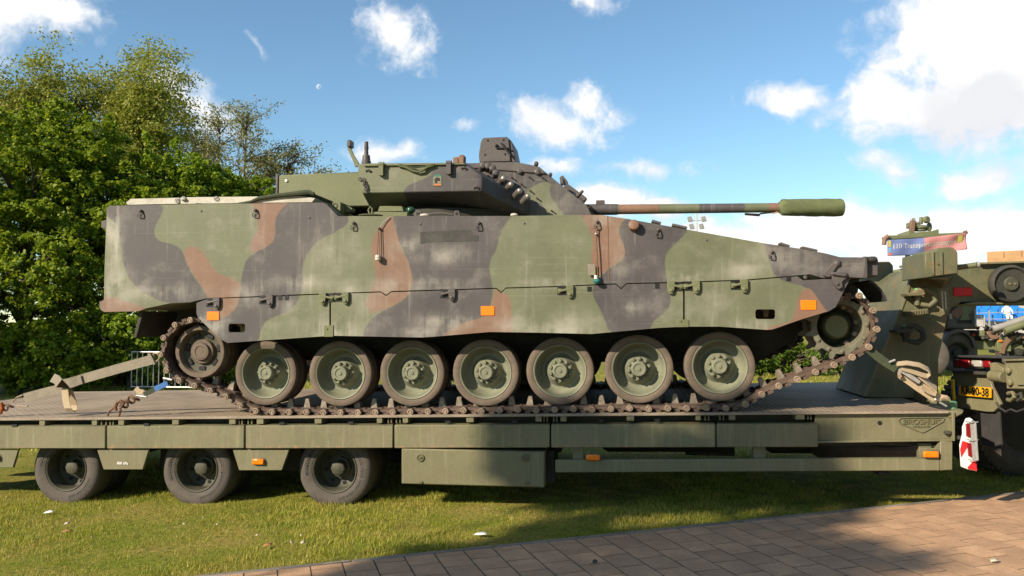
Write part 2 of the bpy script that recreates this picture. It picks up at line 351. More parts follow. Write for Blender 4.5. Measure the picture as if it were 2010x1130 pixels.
# ------------------------------------------------------------------ ground, grass, paving
m, t, b, o_ = setup('lawn soil and grass')
pos = t.n('ShaderNodeNewGeometry').outputs['Position']
ca = t.mix(t.ramp(t.noise(pos, 1.4, 6, 0.65), 0.35, 0.68), (0.16, 0.19, 0.02, 1), (0.31, 0.24, 0.07, 1))
ca = t.mix(t.ramp(t.noise(pos, 26, 6, 0.7), 0.4, 0.7), ca, (0.08, 0.10, 0.014, 1))
t.l(ca, b.inputs['Base Color']); b.inputs['Roughness'].default_value = 0.95; b.inputs['Specular IOR Level'].default_value = 0.1
bp = t.n('ShaderNodeBump'); bp.inputs['Strength'].default_value = 0.8; bp.inputs['Distance'].default_value = 0.03
t.l(t.noise(pos, 45, 6, 0.7), bp.inputs['Height']); t.l(bp.outputs[0], b.inputs['Normal'])
M['lawn'] = m
xs = [-900, -300, -120, -60, -30, -16, -8, -4, 0, 4, 8, 12, 30, 60, 120, 300, 900]; ys = [-200, -60, -20, 0, 5, 10, 20, 40, 100, 300, 1200]
g = MB(); g.add([(x, y, gz(x)) for y in ys for x in xs], [(j * len(xs) + i, j * len(xs) + i + 1, (j + 1) * len(xs) + i + 1, (j + 1) * len(xs) + i) for j in range(len(ys) - 1) for i in range(len(xs) - 1)])
g.build('ground', M['lawn'], org=(0, 0, 0), kind='structure', recalc=False)

E0 = np.array((-2.71, 4.92)); EE = unit((1, 0.452)); EN = np.array((EE[1], -EE[0]))
def st(s, t_, h=0.0): p = E0 + EE * s + EN * t_; return (p[0], p[1], gz(p[0]) + h)
def inpave(x, y): return (x - E0[0]) * EN[0] + (y - E0[1]) * EN[1]
pv = MB(); NS = 40
pv.add([st(-8 + 24 * i / NS, tt, 0.0308) for tt in (0.0, 14.0) for i in range(NS + 1)], [(i, i + 1, i + NS + 2, i + NS + 1) for i in range(NS)])
paving = pv.build('paving', M['sand'], org=(0, 4, 0.1), kind='structure')
kb = MB()                                                   # edging strip, laid in lengths of one metre
for i in range(24):
    a, c = -8 + i * 1.0, -8 + i * 1.0 + 0.994
    k = MB(); A = [st(a, -0.048, -0.05), st(a, -.003, -0.05), st(a, -.003, 0.035), st(a, -0.048, 0.035)]
    B = [st(c, -0.048, -0.05), st(c, -.003, -0.05), st(c, -.003, 0.035), st(c, -0.048, 0.035)]
    k.loft(A, B).build('kerbstone', M['kerb'], paving, bev=0.006)
PW = 0.207; PL = 0.256; rest = MB(); cand = []
def project(p):
    v = np.array(p) - CAM; z = v @ fw; return 1005 + F * (v @ rt) / z, 565 - F * (v @ upv) / z
meshes = []
for k in range(3):
    q = MB()
    e1 = EE * (PW / 2 - 0.0048); n1_ = EN * (PL / 2 - 0.0048); sl_ = 0.021
    q.obox((0, 0, 0), (e1[0], e1[1], e1[0] * sl_), (n1_[0], n1_[1], n1_[0] * sl_), (0, 0, 0.02))
    ob = q.build('paver', M['paver'], None, org=(0, 0, 0)); meshes.append(ob.data); bpy.data.objects.remove(ob)
for i in range(-20, 62):
    off = (0.5 if i % 2 else 0.0) * PL - 0.03
    for j in range(0, 22):
        s_ = i * PW; t0 = off + j * PL - PL / 2; t1 = t0 + PL
        if t1 < 0.05: continue
        t0 = max(t0, 0.004)
        c = st(s_, (t0 + t1) / 2, 0.012); x, y = project(c)
        full = abs((t1 - t0) - PL) < 0.002
        vis = -90 < x < 2100 and y < 1180
        if vis and len(cand) < 298: cand.append((c, t0, t1, s_, full))
        else:
            e1 = EE * (PW / 2 - 0.0048); n1_ = EN * ((t1 - t0) / 2 - 0.0045)
            rest.obox(c, (e1[0], e1[1], e1[0] * .021), (n1_[0], n1_[1], n1_[0] * .021), (0, 0, 0.02))
for c, t0, t1, s_, full in cand:
    dz = abs(random.gauss(0, 0.0004))
    if full: o = bpy.data.objects.new('paver', random.choice(meshes)); put(o, paving, (c[0], c[1], c[2] + dz))
    else:
        e1 = EE * (PW / 2 - 0.0048); n1_ = EN * ((t1 - t0) / 2 - 0.0045)
        o = MB().obox((c[0], c[1], c[2] + dz), (e1[0], e1[1], e1[0] * .021), (n1_[0], n1_[1], n1_[0] * .021), (0, 0, 0.02)).build('paver', M['paver'], paving)
    o.rotation_euler = (random.gauss(0, 0.0015), random.gauss(0, 0.0015), random.gauss(0, 0.007))
rest.build('paver_field', M['paver'], paving, kind='stuff')

def mesh_np(name, V, Fa, mat, parent=None, org=(0, 0, 0), **k):
    me = bpy.data.meshes.new(name); me.from_pydata(V - np.array(org), [], Fa); me.materials.append(mat); me.update()
    o = bpy.data.objects.new(name, me); put(o, parent, org); return tag(o, **k)
def blades(n, x0, x1, y0, y1, h0, h1, wd):
    X = rng.uniform(x0, x1, n); Y = rng.uniform(y0, y1, n)
    tt = (X - E0[0]) * EN[0] + (Y - E0[1]) * EN[1]
    d = np.stack([X, Y, np.full(n, 0.1)], 1) - CAM; z = d @ fw; px = 1005 + F * (d @ rt) / z; py = 565 - F * (d @ upv) / z
    ok = (tt < -0.042 + rng.normal(0, 0.012, n)) & (px > -120) & (px < 2130) & (py < 1200)
    X = X[ok]; Y = Y[ok]; n = len(X); Z = 0.097 + 0.021 * np.clip(X, -16, 12)
    a = rng.uniform(0, 2 * np.pi, n); h = rng.uniform(h0, h1, n) * (0.85 + 0.3 * np.sin(X * 2.1 + np.sin(Y * 3)) + 0.35 * np.sin(X * 9.7 + 2 * np.sin(Y * 7.3)) * np.sin(Y * 11.1 + X * 3.3))
    bx = np.cos(a) * wd * h * 20; by = np.sin(a) * wd * h * 20
    la = rng.uniform(0, 2 * np.pi, n); ln = h * rng.uniform(0.1, 0.9, n)
    v0 = np.stack([X - bx, Y - by, Z - 0.004], 1); v1 = np.stack([X + bx, Y + by, Z - 0.004], 1)
    v2 = np.stack([X + np.cos(la) * ln, Y + np.sin(la) * ln, Z + h], 1)
    return np.stack([v0, v1, v2], 1).reshape(-1, 3)
V = np.concatenate([blades(300000, -6.2, 4.6, 4.6, 9.6, 0.014, 0.038, 0.0040), blades(45000, -16, 9, 9.6, 26, 0.04, 0.10, 0.006)])
mesh_np('grass', V, np.arange(len(V)).reshape(-1, 3), M['grass'], label='short yellow green lawn grass round the trailer', cat='grass', kind='stuff')

# ------------------------------------------------------------------ armoured vehicle
YS = 6.95
def c8(u, v): return (180 + u / 3.532, 360 + v / 3.532)
def c6(u, v): return (600 + u / 3.766, 380 + v / 3.766)
def c6b(u, v): return (1060 + u / 3.766, 380 + v / 3.766)
def cr4(u, v): return (1500 + u / 3.767, 420 + v / 3.767)
def c2(u, v): return (480 + u / 4.7075, 240 + v / 4.7075)
def c3(u, v): return (820 + u / 4.7075, 240 + v / 4.7075)
def L(fn, *pts): return [fn(*p) for p in pts]
def XZ(px, Y=YS): return [PZ(x, y, Y) for x, y in px]

BLACKS = [
    L(c8, (60, 130), (500, 130), (490, 210), (440, 290), (430, 350), (460, 400), (560, 420), (620, 450), (650, 520), (690, 620), (740, 690), (790, 760), (820, 800), (680, 840), (545, 830), (430, 800), (330, 740), (260, 660), (225, 580), (205, 480), (205, 400), (190, 330), (150, 250), (60, 200)),
    [(562, 390), (545, 417), (538, 434), (541, 453), (538, 473), (520, 486), (491, 499), (480, 518), (474, 544), (471, 581), (466, 600), (452, 615), (432, 627), (430, 612), (415, 600), (404, 580), (380, 585), (375, 625), (430, 674), (446, 684), (508, 675), (511, 643), (531, 623), (571, 609), (585, 595), (588, 578), (597, 558), (593, 524), (599, 501), (616, 481), (634, 465), (661, 454), (688, 437), (680, 415), (662, 410), (640, 386)],
    L(c6, (640, 120), (1540, 120), (1510, 190), (1450, 250), (1430, 330), (1400, 430), (1365, 480), (1355, 540), (1375, 640), (1385, 700), (1380, 800), (1340, 890), (1280, 930), (1150, 960), (1090, 985), (1040, 1030), (1000, 1080), (860, 1100), (420, 1090), (420, 1030), (450, 970), (500, 910), (560, 870), (680, 815), (740, 770), (780, 700), (790, 640), (780, 580), (750, 480), (690, 370), (655, 240)),
    L(c6b, (640, 150), (1120, 200), (1090, 270), (1060, 320), (990, 370), (940, 430), (920, 490), (930, 560), (940, 650), (965, 700), (970, 780), (950, 860), (880, 910), (830, 950), (800, 1040), (510, 1040), (490, 950), (450, 860), (400, 780), (385, 700), (420, 640), (470, 590), (530, 540), (620, 490), (635, 420), (595, 330), (575, 260), (610, 200)),
    L(cr4, (-10, 190), (0, 245), (60, 430), (110, 480), (200, 510), (330, 545), (380, 600), (400, 650), (470, 730), (560, 740), (860, 480), (860, 280), (450, 240))]
BROWNS = [
    L(c8, (70, 765), (200, 800), (330, 850), (375, 860), (375, 920), (60, 920)),
    L(c8, (630, 450), (680, 435), (740, 440), (800, 510), (830, 580), (880, 620), (960, 650), (1020, 680), (1030, 720), (1020, 790), (1010, 850), (970, 900), (900, 945), (880, 900), (870, 880), (830, 810), (800, 790), (780, 740), (740, 680), (690, 610), (650, 520)),
    L(c8, (1075, 110), (1370, 110), (1350, 140), (1290, 200), (1265, 260), (1275, 330), (1265, 400), (1200, 445), (1100, 490), (1085, 470), (1110, 400), (1150, 330), (1155, 250), (1130, 180)),
    L(c6, (650, 130), (655, 240), (690, 370), (750, 480), (780, 580), (790, 640), (780, 700), (740, 770), (680, 810), (520, 880), (480, 890), (450, 850), (450, 790), (500, 690), (520, 620), (510, 540), (480, 430), (490, 330), (540, 270), (600, 200), (640, 130)),
    L(c6, (1385, 680), (1440, 730), (1500, 740), (1520, 820), (1515, 900), (1535, 1080), (1360, 1080), (1000, 1080), (1040, 1030), (1080, 990), (1150, 960), (1260, 930), (1340, 900), (1380, 830)),
    L(c6b, (290, 120), (680, 120), (640, 180), (600, 210), (575, 270), (590, 330), (630, 400), (625, 460), (590, 500), (530, 530), (480, 580), (450, 610), (420, 620), (385, 560), (380, 480), (390, 330), (360, 250), (320, 190)),
    L(cr4, (190, 800), (230, 740), (240, 640), (250, 600), (290, 560), (330, 540), (380, 600), (420, 660), (460, 720), (480, 760), (300, 830), (60, 890), (-60, 890), (0, 835), (110, 815))]
DUST = [(222, 470, 20, 75, .95), (226, 560, 34, 40, .85), (300, 575, 110, 14, .55), (500, 430, 10, 60, .4), (495, 575, 40, 20, .55), (590, 555, 60, 16, .6), (640, 500, 60, 40, .3),
        (655, 650, 70, 22, .75), (800, 480, 30, 14, .7), (870, 500, 60, 16, .55), (860, 560, 60, 10, .6), (880, 632, 60, 12, .9), (840, 655, 60, 9, .7), (1000, 640, 40, 18, .5), (1075, 556, 40, 8, .7),
        (1100, 648, 70, 12, .9), (1130, 640, 40, 26, .5), (1180, 430, 30, 12, .55), (1240, 605, 30, 12, .45), (1350, 540, 40, 12, .85), (1460, 530, 45, 16, .6), (1470, 640, 60, 12, .5), (1540, 505, 60, 20, .45), (1640, 530, 70, 16, .35),
        (420, 640, 30, 24, .7), (720, 600, 26, 40, .4), (1215, 500, 14, 70, .35), (690, 570, 26, 16, .6), (1380, 610, 40, 30, .3), (560, 600, 40, 14, .5), (1000, 470, 60, 40, .15), (760, 560, 40, 20, .5)]
T_BLACKS = [L(c2, (1450, 660), (1500, 590), (1600, 540), (1720, 500), (1735, 460), (1760, 420), (1883, 380), (1900, 200), (2600, 200), (4000, 200), (4000, 1200), (1400, 1200)),]
T_GREENS = [L(c3, (1000, 640), (1060, 580), (1200, 540), (1240, 560), (1200, 650), (1350, 850), (1360, 950), (1230, 950), (1170, 760), (1000, 690))]

def sdf(Q, poly):
    Q = np.asarray(Q); A = np.array(poly); B = np.roll(A, -1, 0); d2 = np.full(len(Q), 1e9); ins = np.zeros(len(Q), bool)
    for a, b_ in zip(A, B):
        e = b_ - a; h = np.clip(((Q - a) @ e) / (e @ e + 1e-12), 0, 1); dd = Q - a - h[:, None] * e
        d2 = np.minimum(d2, (dd * dd).sum(1))
        c = (a[1] > Q[:, 1]) != (b_[1] > Q[:, 1])
        xx = a[0] + (Q[:, 1] - a[1]) * e[0] / (e[1] if abs(e[1]) > 1e-12 else 1e-12); ins ^= c & (Q[:, 0] < xx)
    return np.where(ins, 1, -1) * np.sqrt(d2)
def smooth_poly(p, it=2):
    p = np.array(p)
    for _ in range(it): q = np.roll(p, -1, 0); p = np.stack([p * .75 + q * .25, p * .25 + q * .75], 1).reshape(-1, 2)
    return p
def paint(o, blacks, browns, dust=(), Y=YS, greens=()):
    me = o.data; n = len(me.vertices); co = np.empty(n * 3); me.vertices.foreach_get('co', co); co = co.reshape(-1, 3) + np.array(WORG[o.name])
    Q = co[:, [0, 2]]
    def fld(ps): return np.max([sdf(Q, smooth_poly(XZ(p, Y))) for p in ps], 0) if ps else np.full(n, -1.0)
    b_ = fld(blacks)
    if greens: b_ = np.minimum(b_, -fld(greens))
    du = np.zeros(n)
    for (x, y, rx, ry, am) in dust:
        cx, cz = PZ(x, y, Y); sx = rx / 225; sz = ry / 225
        du = np.maximum(du, am * np.exp(-((Q[:, 0] - cx) / sx) ** 2 - ((Q[:, 1] - cz) / sz) ** 2))
    for nm, val in (('cb', b_), ('cr', fld(browns)), ('du', du)):
        at = me.attributes.new(nm, 'FLOAT', 'POINT'); at.data.foreach_set('value', val.astype(np.float32))
def camo_mat(name):
    m, t, b, o = setup(name)
    pos = t.n('ShaderNodeNewGeometry').outputs['Position']
    def at(nm): q = t.n('ShaderNodeAttribute'); q.attribute_name = nm; return q.outputs['Fac']
    wob = t.m('MULTIPLY', t.m('SUBTRACT', t.noise(pos, 9, 4, 0.6), 0.5), 0.03)
    mb = t.ramp(t.m('ADD', at('cb'), wob), -0.008, 0.008); mr = t.ramp(t.m('ADD', at('cr'), wob), -0.008, 0.008)
    c = t.mix(mr, t.mix(mb, (0.120, 0.128, 0.077, 1), (0.066, 0.059, 0.062, 1)), (0.172, 0.100, 0.068, 1))
    n1 = t.noise(pos, 2.3, 7, 0.65); n2 = t.noise(pos, 30, 4, 0.6)
    f = t.m('ADD', t.ramp(n1, 0.25, 0.75, 0.86, 1.14), t.ramp(n2, 0.2, 0.8, -0.05, 0.05))
    gc = t.n('ShaderNodeCombineColor'); [t.l(f, gc.inputs[i]) for i in range(3)]
    c = t.mix(1.0, c, gc.outputs[0], 'MULTIPLY')
    def stretched(sx, sz, sc, det=6): 
        mp = t.n('ShaderNodeMapping'); t.l(pos, mp.inputs[0]); mp.inputs['Scale'].default_value = (sx, 1, sz); return t.noise(mp.outputs[0], sc, det, 0.65)
    smear = stretched(1.4, 1.5, 3.0, 9); vert = stretched(9.0, 0.7, 2.2); horiz = stretched(0.25, 26.0, 2.6)
    dm = t.m('MULTIPLY', at('du'), t.ramp(t.m('ADD', t.m('MULTIPLY', smear, 0.6), t.m('MULTIPLY', vert, 0.4)), 0.36, 0.56))
    dm = t.m('ADD', t.m('MULTIPLY', dm, 1.0), t.ramp(smear, 0.50, 0.76, 0.0, 0.28))
    dm = t.m('ADD', dm, t.ramp(horiz, 0.60, 0.72, 0.0, 0.26)); dm = t.m('ADD', dm, t.ramp(vert, 0.56, 0.76, 0.0, 0.30), clamp=True)
    c = t.mix(t.m('MULTIPLY', dm, 0.80), c, (0.375, 0.355, 0.31, 1))
    t.l(c, b.inputs['Base Color']); t.l(t.ramp(n1, 0.3, 0.7, 0.48, 0.66), b.inputs['Roughness']); b.inputs['Specular IOR Level'].default_value = 0.35
    bp = t.n('ShaderNodeBump'); bp.inputs['Strength'].default_value = 0.12; bp.inputs['Distance'].default_value = 0.012
    t.l(t.m('ADD', t.noise(pos, 5, 3, 0.5), t.m('MULTIPLY', n2, 0.25)), bp.inputs['Height']); t.l(bp.outputs[0], b.inputs['Normal'])
    return m
M['camo'] = camo_mat('three colour camouflage paint')

def offset_poly(poly, d):             # d > 0 shrinks
    p = [np.array(q, float) for q in poly]; n = len(p); area = sum(p[i][0] * p[(i + 1) % n][1] - p[(i + 1) % n][0] * p[i][1] for i in range(n))
    s = 1 if area > 0 else -1; out = []
    for i in range(n):
        e1 = unit(p[i] - p[i - 1]); e2 = unit(p[(i + 1) % n] - p[i])
        n1 = np.array((-e1[1], e1[0])) * s; n2 = np.array((-e2[1], e2[0])) * s
        bis = n1 + n2; k = bis @ n1
        out.append(tuple(p[i] + bis * (d / max(k, 0.35))))
    return out
def plate(name, px, Y, thick, parent, step=0.05, holes=(), shrink=0.0, bev=0.004, mat=None):
    poly = offset_poly(XZ(px, Y), shrink) if shrink else XZ(px, Y)
    bm = bmesh.new(); bm.faces.new([bm.verts.new((x, Y, z)) for x, z in poly])
    xs_ = [q[0] for q in poly]; zs_ = [q[1] for q in poly]
    hs = [XZ(h, Y) for h in holes]
    cx = list(np.arange(min(xs_) + step, max(xs_), step)); cz = list(np.arange(min(zs_) + step, max(zs_), step))
    for h in hs:
        cx += [min(q[0] for q in h), max(q[0] for q in h)]; cz += [min(q[1] for q in h), max(q[1] for q in h)]
    for v in cx: bmesh.ops.bisect_plane(bm, geom=bm.verts[:] + bm.edges[:] + bm.faces[:], plane_co=(v, 0, 0), plane_no=(1, 0, 0), dist=1e-5)
    for v in cz: bmesh.ops.bisect_plane(bm, geom=bm.verts[:] + bm.edges[:] + bm.faces[:], plane_co=(0, 0, v), plane_no=(0, 0, 1), dist=1e-5)
    for h in hs:
        x0, x1 = min(q[0] for q in h), max(q[0] for q in h); z0, z1 = min(q[1] for q in h), max(q[1] for q in h)
        kill = [f for f in bm.faces if x0 < f.calc_center_median().x < x1 and z0 < f.calc_center_median().z < z1]
        bmesh.ops.delete(bm, geom=kill, context='FACES')
        k = 0.018                                          # rounded corners of the opening
        for (xc, zc, sx, sz) in ((x0, z0, 1, 1), (x1, z0, -1, 1), (x1, z1, -1, -1), (x0, z1, 1, -1)):
            bm.faces.new([bm.verts.new((xc, Y, zc)), bm.verts.new((xc + sx * k, Y, zc)), bm.verts.new((xc + sx * k * .3, Y, zc + sz * k * .3)), bm.verts.new((xc, Y, zc + sz * k))])
    bmesh.ops.recalc_face_normals(bm, faces=bm.faces)
    if sum(f.normal.y for f in bm.faces) > 0: bmesh.ops.reverse_faces(bm, faces=bm.faces)
    for f in bm.faces:
        f.normal_update()
        if f.normal.y > 0: f.normal_flip()
    ed = [e for e in bm.edges if e.is_boundary]
    r = bmesh.ops.extrude_edge_only(bm, edges=ed)
    for v in r['geom']:
        if isinstance(v, bmesh.types.BMVert): v.co.y += thick
    org = ((min(xs_) + max(xs_)) / 2, Y, (min(zs_) + max(zs_)) / 2)
    bmesh.ops.translate(bm, verts=bm.verts, vec=(-org[0], -org[1], -org[2]))
    me = bpy.data.meshes.new(name); bm.to_mesh(me); bm.free()
    me.shade_smooth(); me.set_sharp_from_angle(angle=math.radians(35)); me.materials.append(mat or M['camo'])
    o = bpy.data.objects.new(name, me); put(o, parent, org)
    if bev: bb = o.modifiers.new('bevel', 'BEVEL'); bb.width = bev; bb.segments = 2; bb.limit_method = 'ANGLE'; bb.angle_limit = math.radians(50)
    return o
def convex(name, pts, mat, parent, cuts=6, bev=0.0):
    bm = bmesh.new()
    for p in pts: bm.verts.new(tuple(float(q) for q in p))
    r = bmesh.ops.convex_hull(bm, input=bm.verts); junk = [g_ for g_ in r.get('geom_interior', []) + r.get('geom_unused', []) if isinstance(g_, bmesh.types.BMVert)]
    if junk: bmesh.ops.delete(bm, geom=list(set(junk)), context='VERTS')
    bmesh.ops.dissolve_limit(bm, angle_limit=math.radians(3), verts=bm.verts, edges=bm.edges)
    bmesh.ops.recalc_face_normals(bm, faces=bm.faces)
    if bev: bmesh.ops.bevel(bm, geom=bm.edges[:], offset=bev, segments=1, affect='EDGES', profile=0.5)
    if cuts:
        bmesh.ops.triangulate(bm, faces=bm.faces)
        for _ in range(cuts):
            lg = [e for e in bm.edges if e.calc_length() > 0.09]
            if not lg: break
            bmesh.ops.subdivide_edges(bm, edges=lg, cuts=1); bmesh.ops.triangulate(bm, faces=[f for f in bm.faces if len(f.verts) > 3])
    V = np.array([v.co for v in bm.verts]); org = tuple((V.min(0) + V.max(0)) / 2)
    bmesh.ops.translate(bm, verts=bm.verts, vec=[-q for q in org])
    me = bpy.data.meshes.new(name); bm.to_mesh(me); bm.free(); me.shade_smooth(); me.set_sharp_from_angle(angle=math.radians(30)); me.materials.append(mat)
    o = bpy.data.objects.new(name, me); put(o, parent, org); return o

TK = empty('armoured_vehicle', (-1.4, YC, 0.89), 'tracked armoured fighting vehicle in green, brown and black camouflage on the trailer', 'armoured vehicle')
UP = [(209.7, 408), (214, 403.5), (350, 401), (633, 397.2), (640, 400), (663.7, 424), (773, 423.7), (1003, 423.7), (1139, 421.6), (1180, 421.6), (1230, 429), (1312, 443.7), (1495.5, 476.5), (1572, 488), (1620, 497), (1648.7, 504.4), (1696.4, 505), (1696.4, 545), (1670, 544)]
LOW = [(1614, 545), (1590, 538), (1565, 540), (1469, 548), (1432, 549.5), (1375, 551.5), (1310, 553.5), (1230, 555.3), (1219, 565), (1208.7, 556), (1093, 561), (993, 564), (983.7, 572.5), (974, 564.5), (892, 567.3), (768.6, 571), (758, 578.5), (747, 571.5), (600, 577), (520, 580.5), (406.5, 585)]
side = plate('hull_side', UP + LOW + [(372.5, 593), (334, 595), (286, 605), (272, 610.5), (204, 612), (197, 607), (197, 595), (204, 588), (205.5, 518), (208, 453)], YS, 0.05, TK)
paint(side, BLACKS, BROWNS, DUST); side['label'] = 'slab side armour in three colour camouflage, dusty at the rear'
LW = [(x, y + 1.5) for x, y in LOW]
sk1 = plate('side_skirt', [(385, 594), (406.5, 586)] + [(520, 582), (600, 578.5), (647, 576.5), (647, 659.5), (620, 661.5), (446, 673.5), (429, 664), (388, 623), (385, 615)], YS, 0.016, TK, holes=[[(448.7, 635), (481, 652)]], shrink=0.003)
sk2 = plate('side_skirt', [(649, 576.5), (747, 573), (758, 580), (768.6, 572.5), (892, 568.8), (974, 566), (983.7, 574), (993, 565.5), (1093, 562.5), (1208.7, 557.5), (1219, 566.5), (1230, 556.8), (1310, 555), (1341.5, 554), (1341.5, 641.6), (1294, 644), (1161, 656), (1060, 653.5), (961, 652), (855, 661), (828, 662.8), (649, 659.3)], YS, 0.016, TK, shrink=0.003)
sk3 = plate('side_skirt', [(1343.5, 554), (1375, 553), (1432, 551), (1469, 549.5), (1565, 541.5), (1577, 549), (1614, 547), (1670, 546), (1641, 603), (1627.4, 611), (1574, 627), (1517, 647), (1506, 648), (1413, 641.6), (1343.5, 641.6)], YS, 0.016, TK, holes=[[(1482.7, 607), (1522, 626)]], shrink=0.003)
for s_ in (sk1, sk2, sk3): paint(s_, BLACKS, BROWNS, DUST)
for s_ in (side, sk1, sk2, sk3): mirror(s_, TK)
body = XZ([(x, y + (1.5 if y < 520 else 0)) for x, y in UP] + [(1614, 546), (1480, 549), (1000, 566), (520, 580), (406, 588), (340, 596), (272, 607), (206, 608)])
MB().prism(body, YS + 0.045, 2 * YC - YS - 0.045).build('hull', M['vgreen'], TK, bev=0.01)
low = XZ([(330, 590), (322, 660), (400, 706), (1482, 712), (1552, 672), (1600, 640), (1680, 600), (1690, 540), (1500, 540)], 7.66)
MB().prism(low, 7.66, 2 * YC - 7.66).build('lower_hull', M['under'], TK, bev=0.01)
for y0, y1 in ((7.02, 7.62), (2 * YC - 7.62, 2 * YC - 7.02)):
    MB().prism(XZ([(274, 611), (281, 611), (267, 662), (262, 662)], 7.02), y0, y1).build('mud_flap', M['under'], TK)
# road wheels
def wheel_proto(c):
    ax = (0, -1, 0); R_ = 0.298
    w_ = MB().lathe(c, ax, [(0.245, -0.16), (0.240, -0.012), (0.232, 0.0), (0.222, -0.004), (0.214, -0.025), (0.206, -0.070), (0.190, -0.108), (0.168, -0.130), (0.146, -0.132), (0.126, -0.112), (0.114, -0.085), (0.106, -0.068), (0.060, -0.068), (0.0, -0.068)], 40).build('road_wheel', M['wgreen'], TK, org=c)
    ty = MB()
    for off in (0.0, -0.17):
        ty.lathe(c, ax, [(0.238, off - 0.004), (0.246, off), (R_ - 0.016, off + 0.002), (R_ - 0.005, off - 0.004), (R_, off - 0.018), (R_, off - 0.105), (R_ - 0.01, off - 0.118), (0.238, off - 0.118), (0.238, off - 0.004)], 44)
    ty.build('tyre', M['wtyre'], w_, org=c)
    hb = MB().lathe(c, ax, [(0.075, -0.42), (0.075, -0.06), (0.070, -0.055), (0.064, 0.0), (0.058, 0.005), (0.046, 0.005), (0.042, -0.001), (0.018, -0.001), (0.014, 0.006), (0.0, 0.006)], 24)
    for k in range(10):
        a = 2 * math.pi * (k + 0.3) / 10; p = np.array(c) + (math.cos(a) * 0.088, 0, math.sin(a) * 0.088)
        hb.lathe(p, ax, [(0.016, -0.075), (0.016, -0.048), (0.010, -0.040), (0.0, -0.040)], 6)
    hb.build('hub', M['wgreen'], w_, org=c)
    rv = MB()
    for k in range(16):
        a = 2 * math.pi * k / 16; rv.lathe(np.array(c) + (math.cos(a) * .198, 0, math.sin(a) * .198), ax, [(.005, -.13), (.005, -.12), (0, -.119)], 6)
    rv.build('rivets', M['wgreen'], w_, org=c, kind='stuff'); return w_
YW = 7.16; RW = [(521, 732), (667.5, 733), (808.5, 732), (953, 731), (1099, 728), (1254, 724), (1413, 719)]
first = None
for x, y in RW:
    c = tuple(P(x, y, YW))
    if first is None: first = wheel_proto(c); wl = first
    else: wl = dup(first, TK, c)
    wl.rotation_euler = (0, random.uniform(0, 6.28), 0)
    fwl = dup(first, TK, (c[0], 2 * YC - c[1], c[2])); fwl.scale = (1, -1, 1)
# tracks
YTK = 7.04
PINS = [(1424.7, 801), (1387, 800), (1348, 801), (1311, 801)] + [(1311 - (1311 - 875) * k / 12 * (1 + 0.035 * (1 - k / 12)), 801 + 5.6 * k / 12 + 1.2 * math.sin(k * 2.1)) for k in range(1, 13)] + \
       [(875 - 340 * k / 10 * (1 + 0.02 * (1 - k / 10)), 806.6 + 2.0 * math.sin(k / 10 * math.pi) + 1.4 * k / 10) for k in range(1, 11)] + \
       [(503, 806), (472, 795.5), (444, 778), (413.4, 766.6), (383, 757), (352.6, 746.7), (327.4, 727), (316, 695.4), (322, 662.8), (344.4, 637.5), (374.4, 628)]
FRONT = [(1686.6, 580), (1713.4, 609), (1720.6, 646), (1705, 680.7), (1672.5, 701), (1637, 716), (1600.6, 730), (1565, 744), (1528.7, 757), (1495, 773.6), (1463, 793)]
pin = [np.array(PZ(x, y, YTK)) for x, y in PINS]; fr = [np.array(PZ(x, y, YTK)) for x, y in FRONT]
nt_ = int(round(np.linalg.norm(fr[0] - pin[-1]) / 0.159))
top = [pin[-1] + (fr[0] - pin[-1]) * k / nt_ - np.array((0, 0.05 * math.sin(math.pi * ((k * 4 / nt_) % 1)))) for k in range(1, nt_)]
path = pin + top + fr
lk = MB(); p_ = 0.159; TW = 0.50
lk.box(0.022, p_ - 0.022, 0.055, TW - 0.055, -0.013, 0.010)
lk.box(0.055, p_ - 0.055, 0.03, TW - 0.03, 0.008, 0.034)
lk.box(0.03, p_ - 0.03, 0.035, 0.05, -0.018, 0.002)
for y0 in (0.06, 0.20, 0.34): lk.box(0.0, p_, y0, y0 + 0.07, -0.02, 0.018)
for y0 in (0.0, 0.13, 0.27, 0.41): lk.lathe((0, y0 + 0.002, 0), (0, 1, 0), [(0.026, 0), (0.026, 0.085)], 12)
lk.loft([(0.0, 0.004, 0.024), (0.0, 0.004, -0.024), (0.075, 0.03, -0.010), (0.075, 0.03, 0.008)], [(0.0, 0.05, 0.024), (0.0, 0.05, -0.024), (0.075, 0.05, -0.010), (0.075, 0.05, 0.008)])
link0 = lk.build('track_link', M['track'], TK, org=(0, 0, 0)); WORG[link0.name] = (0, 0, 0)
pn = MB().lathe((0, -0.014, 0), (0, 1, 0), [(0.0, -0.004), (0.010, -0.004), (0.011, 0.003), (0.017, 0.003), (0.019, -0.003), (0.026, -0.002), (0.028, 0.004), (0.028, 0.03)], 16)
hn = MB()
for y0 in (0.215, 0.255):
    hn.loft([(0.05, y0, -0.012), (0.115, y0, -0.012), (0.115, y0 + 0.022, -0.012), (0.05, y0 + 0.022, -0.012)], [(0.068, y0 + .005, -0.10), (0.098, y0 + .005, -0.10), (0.098, y0 + 0.017, -0.10), (0.068, y0 + 0.017, -0.10)])
pin0 = pn.build('track_pin', M['trackpin'], link0, org=(0, 0, 0)); horn0 = hn.build('guide_horn', M['horn'], link0, org=(0, 0, 0))
lk_used = False
for i in range(len(path)):
    a, b2 = path[i], path[(i + 1) % len(path)]; d = b2 - a; ang = math.atan2(-d[1], d[0]); sc = np.linalg.norm(d) / p_
    for far in (0, 1):
        org = (a[0], YTK if not far else 2 * YC - YTK, a[1])
        if not lk_used: o = link0; lk_used = True; o.location = np.array(org) - np.array(WORG[TK.name]); WORG[o.name] = org
        else: o = dup(link0, TK, org)
        o.rotation_euler = (0, ang, 0); o.scale = (min(1.15, sc), -1 if far else 1, 1)
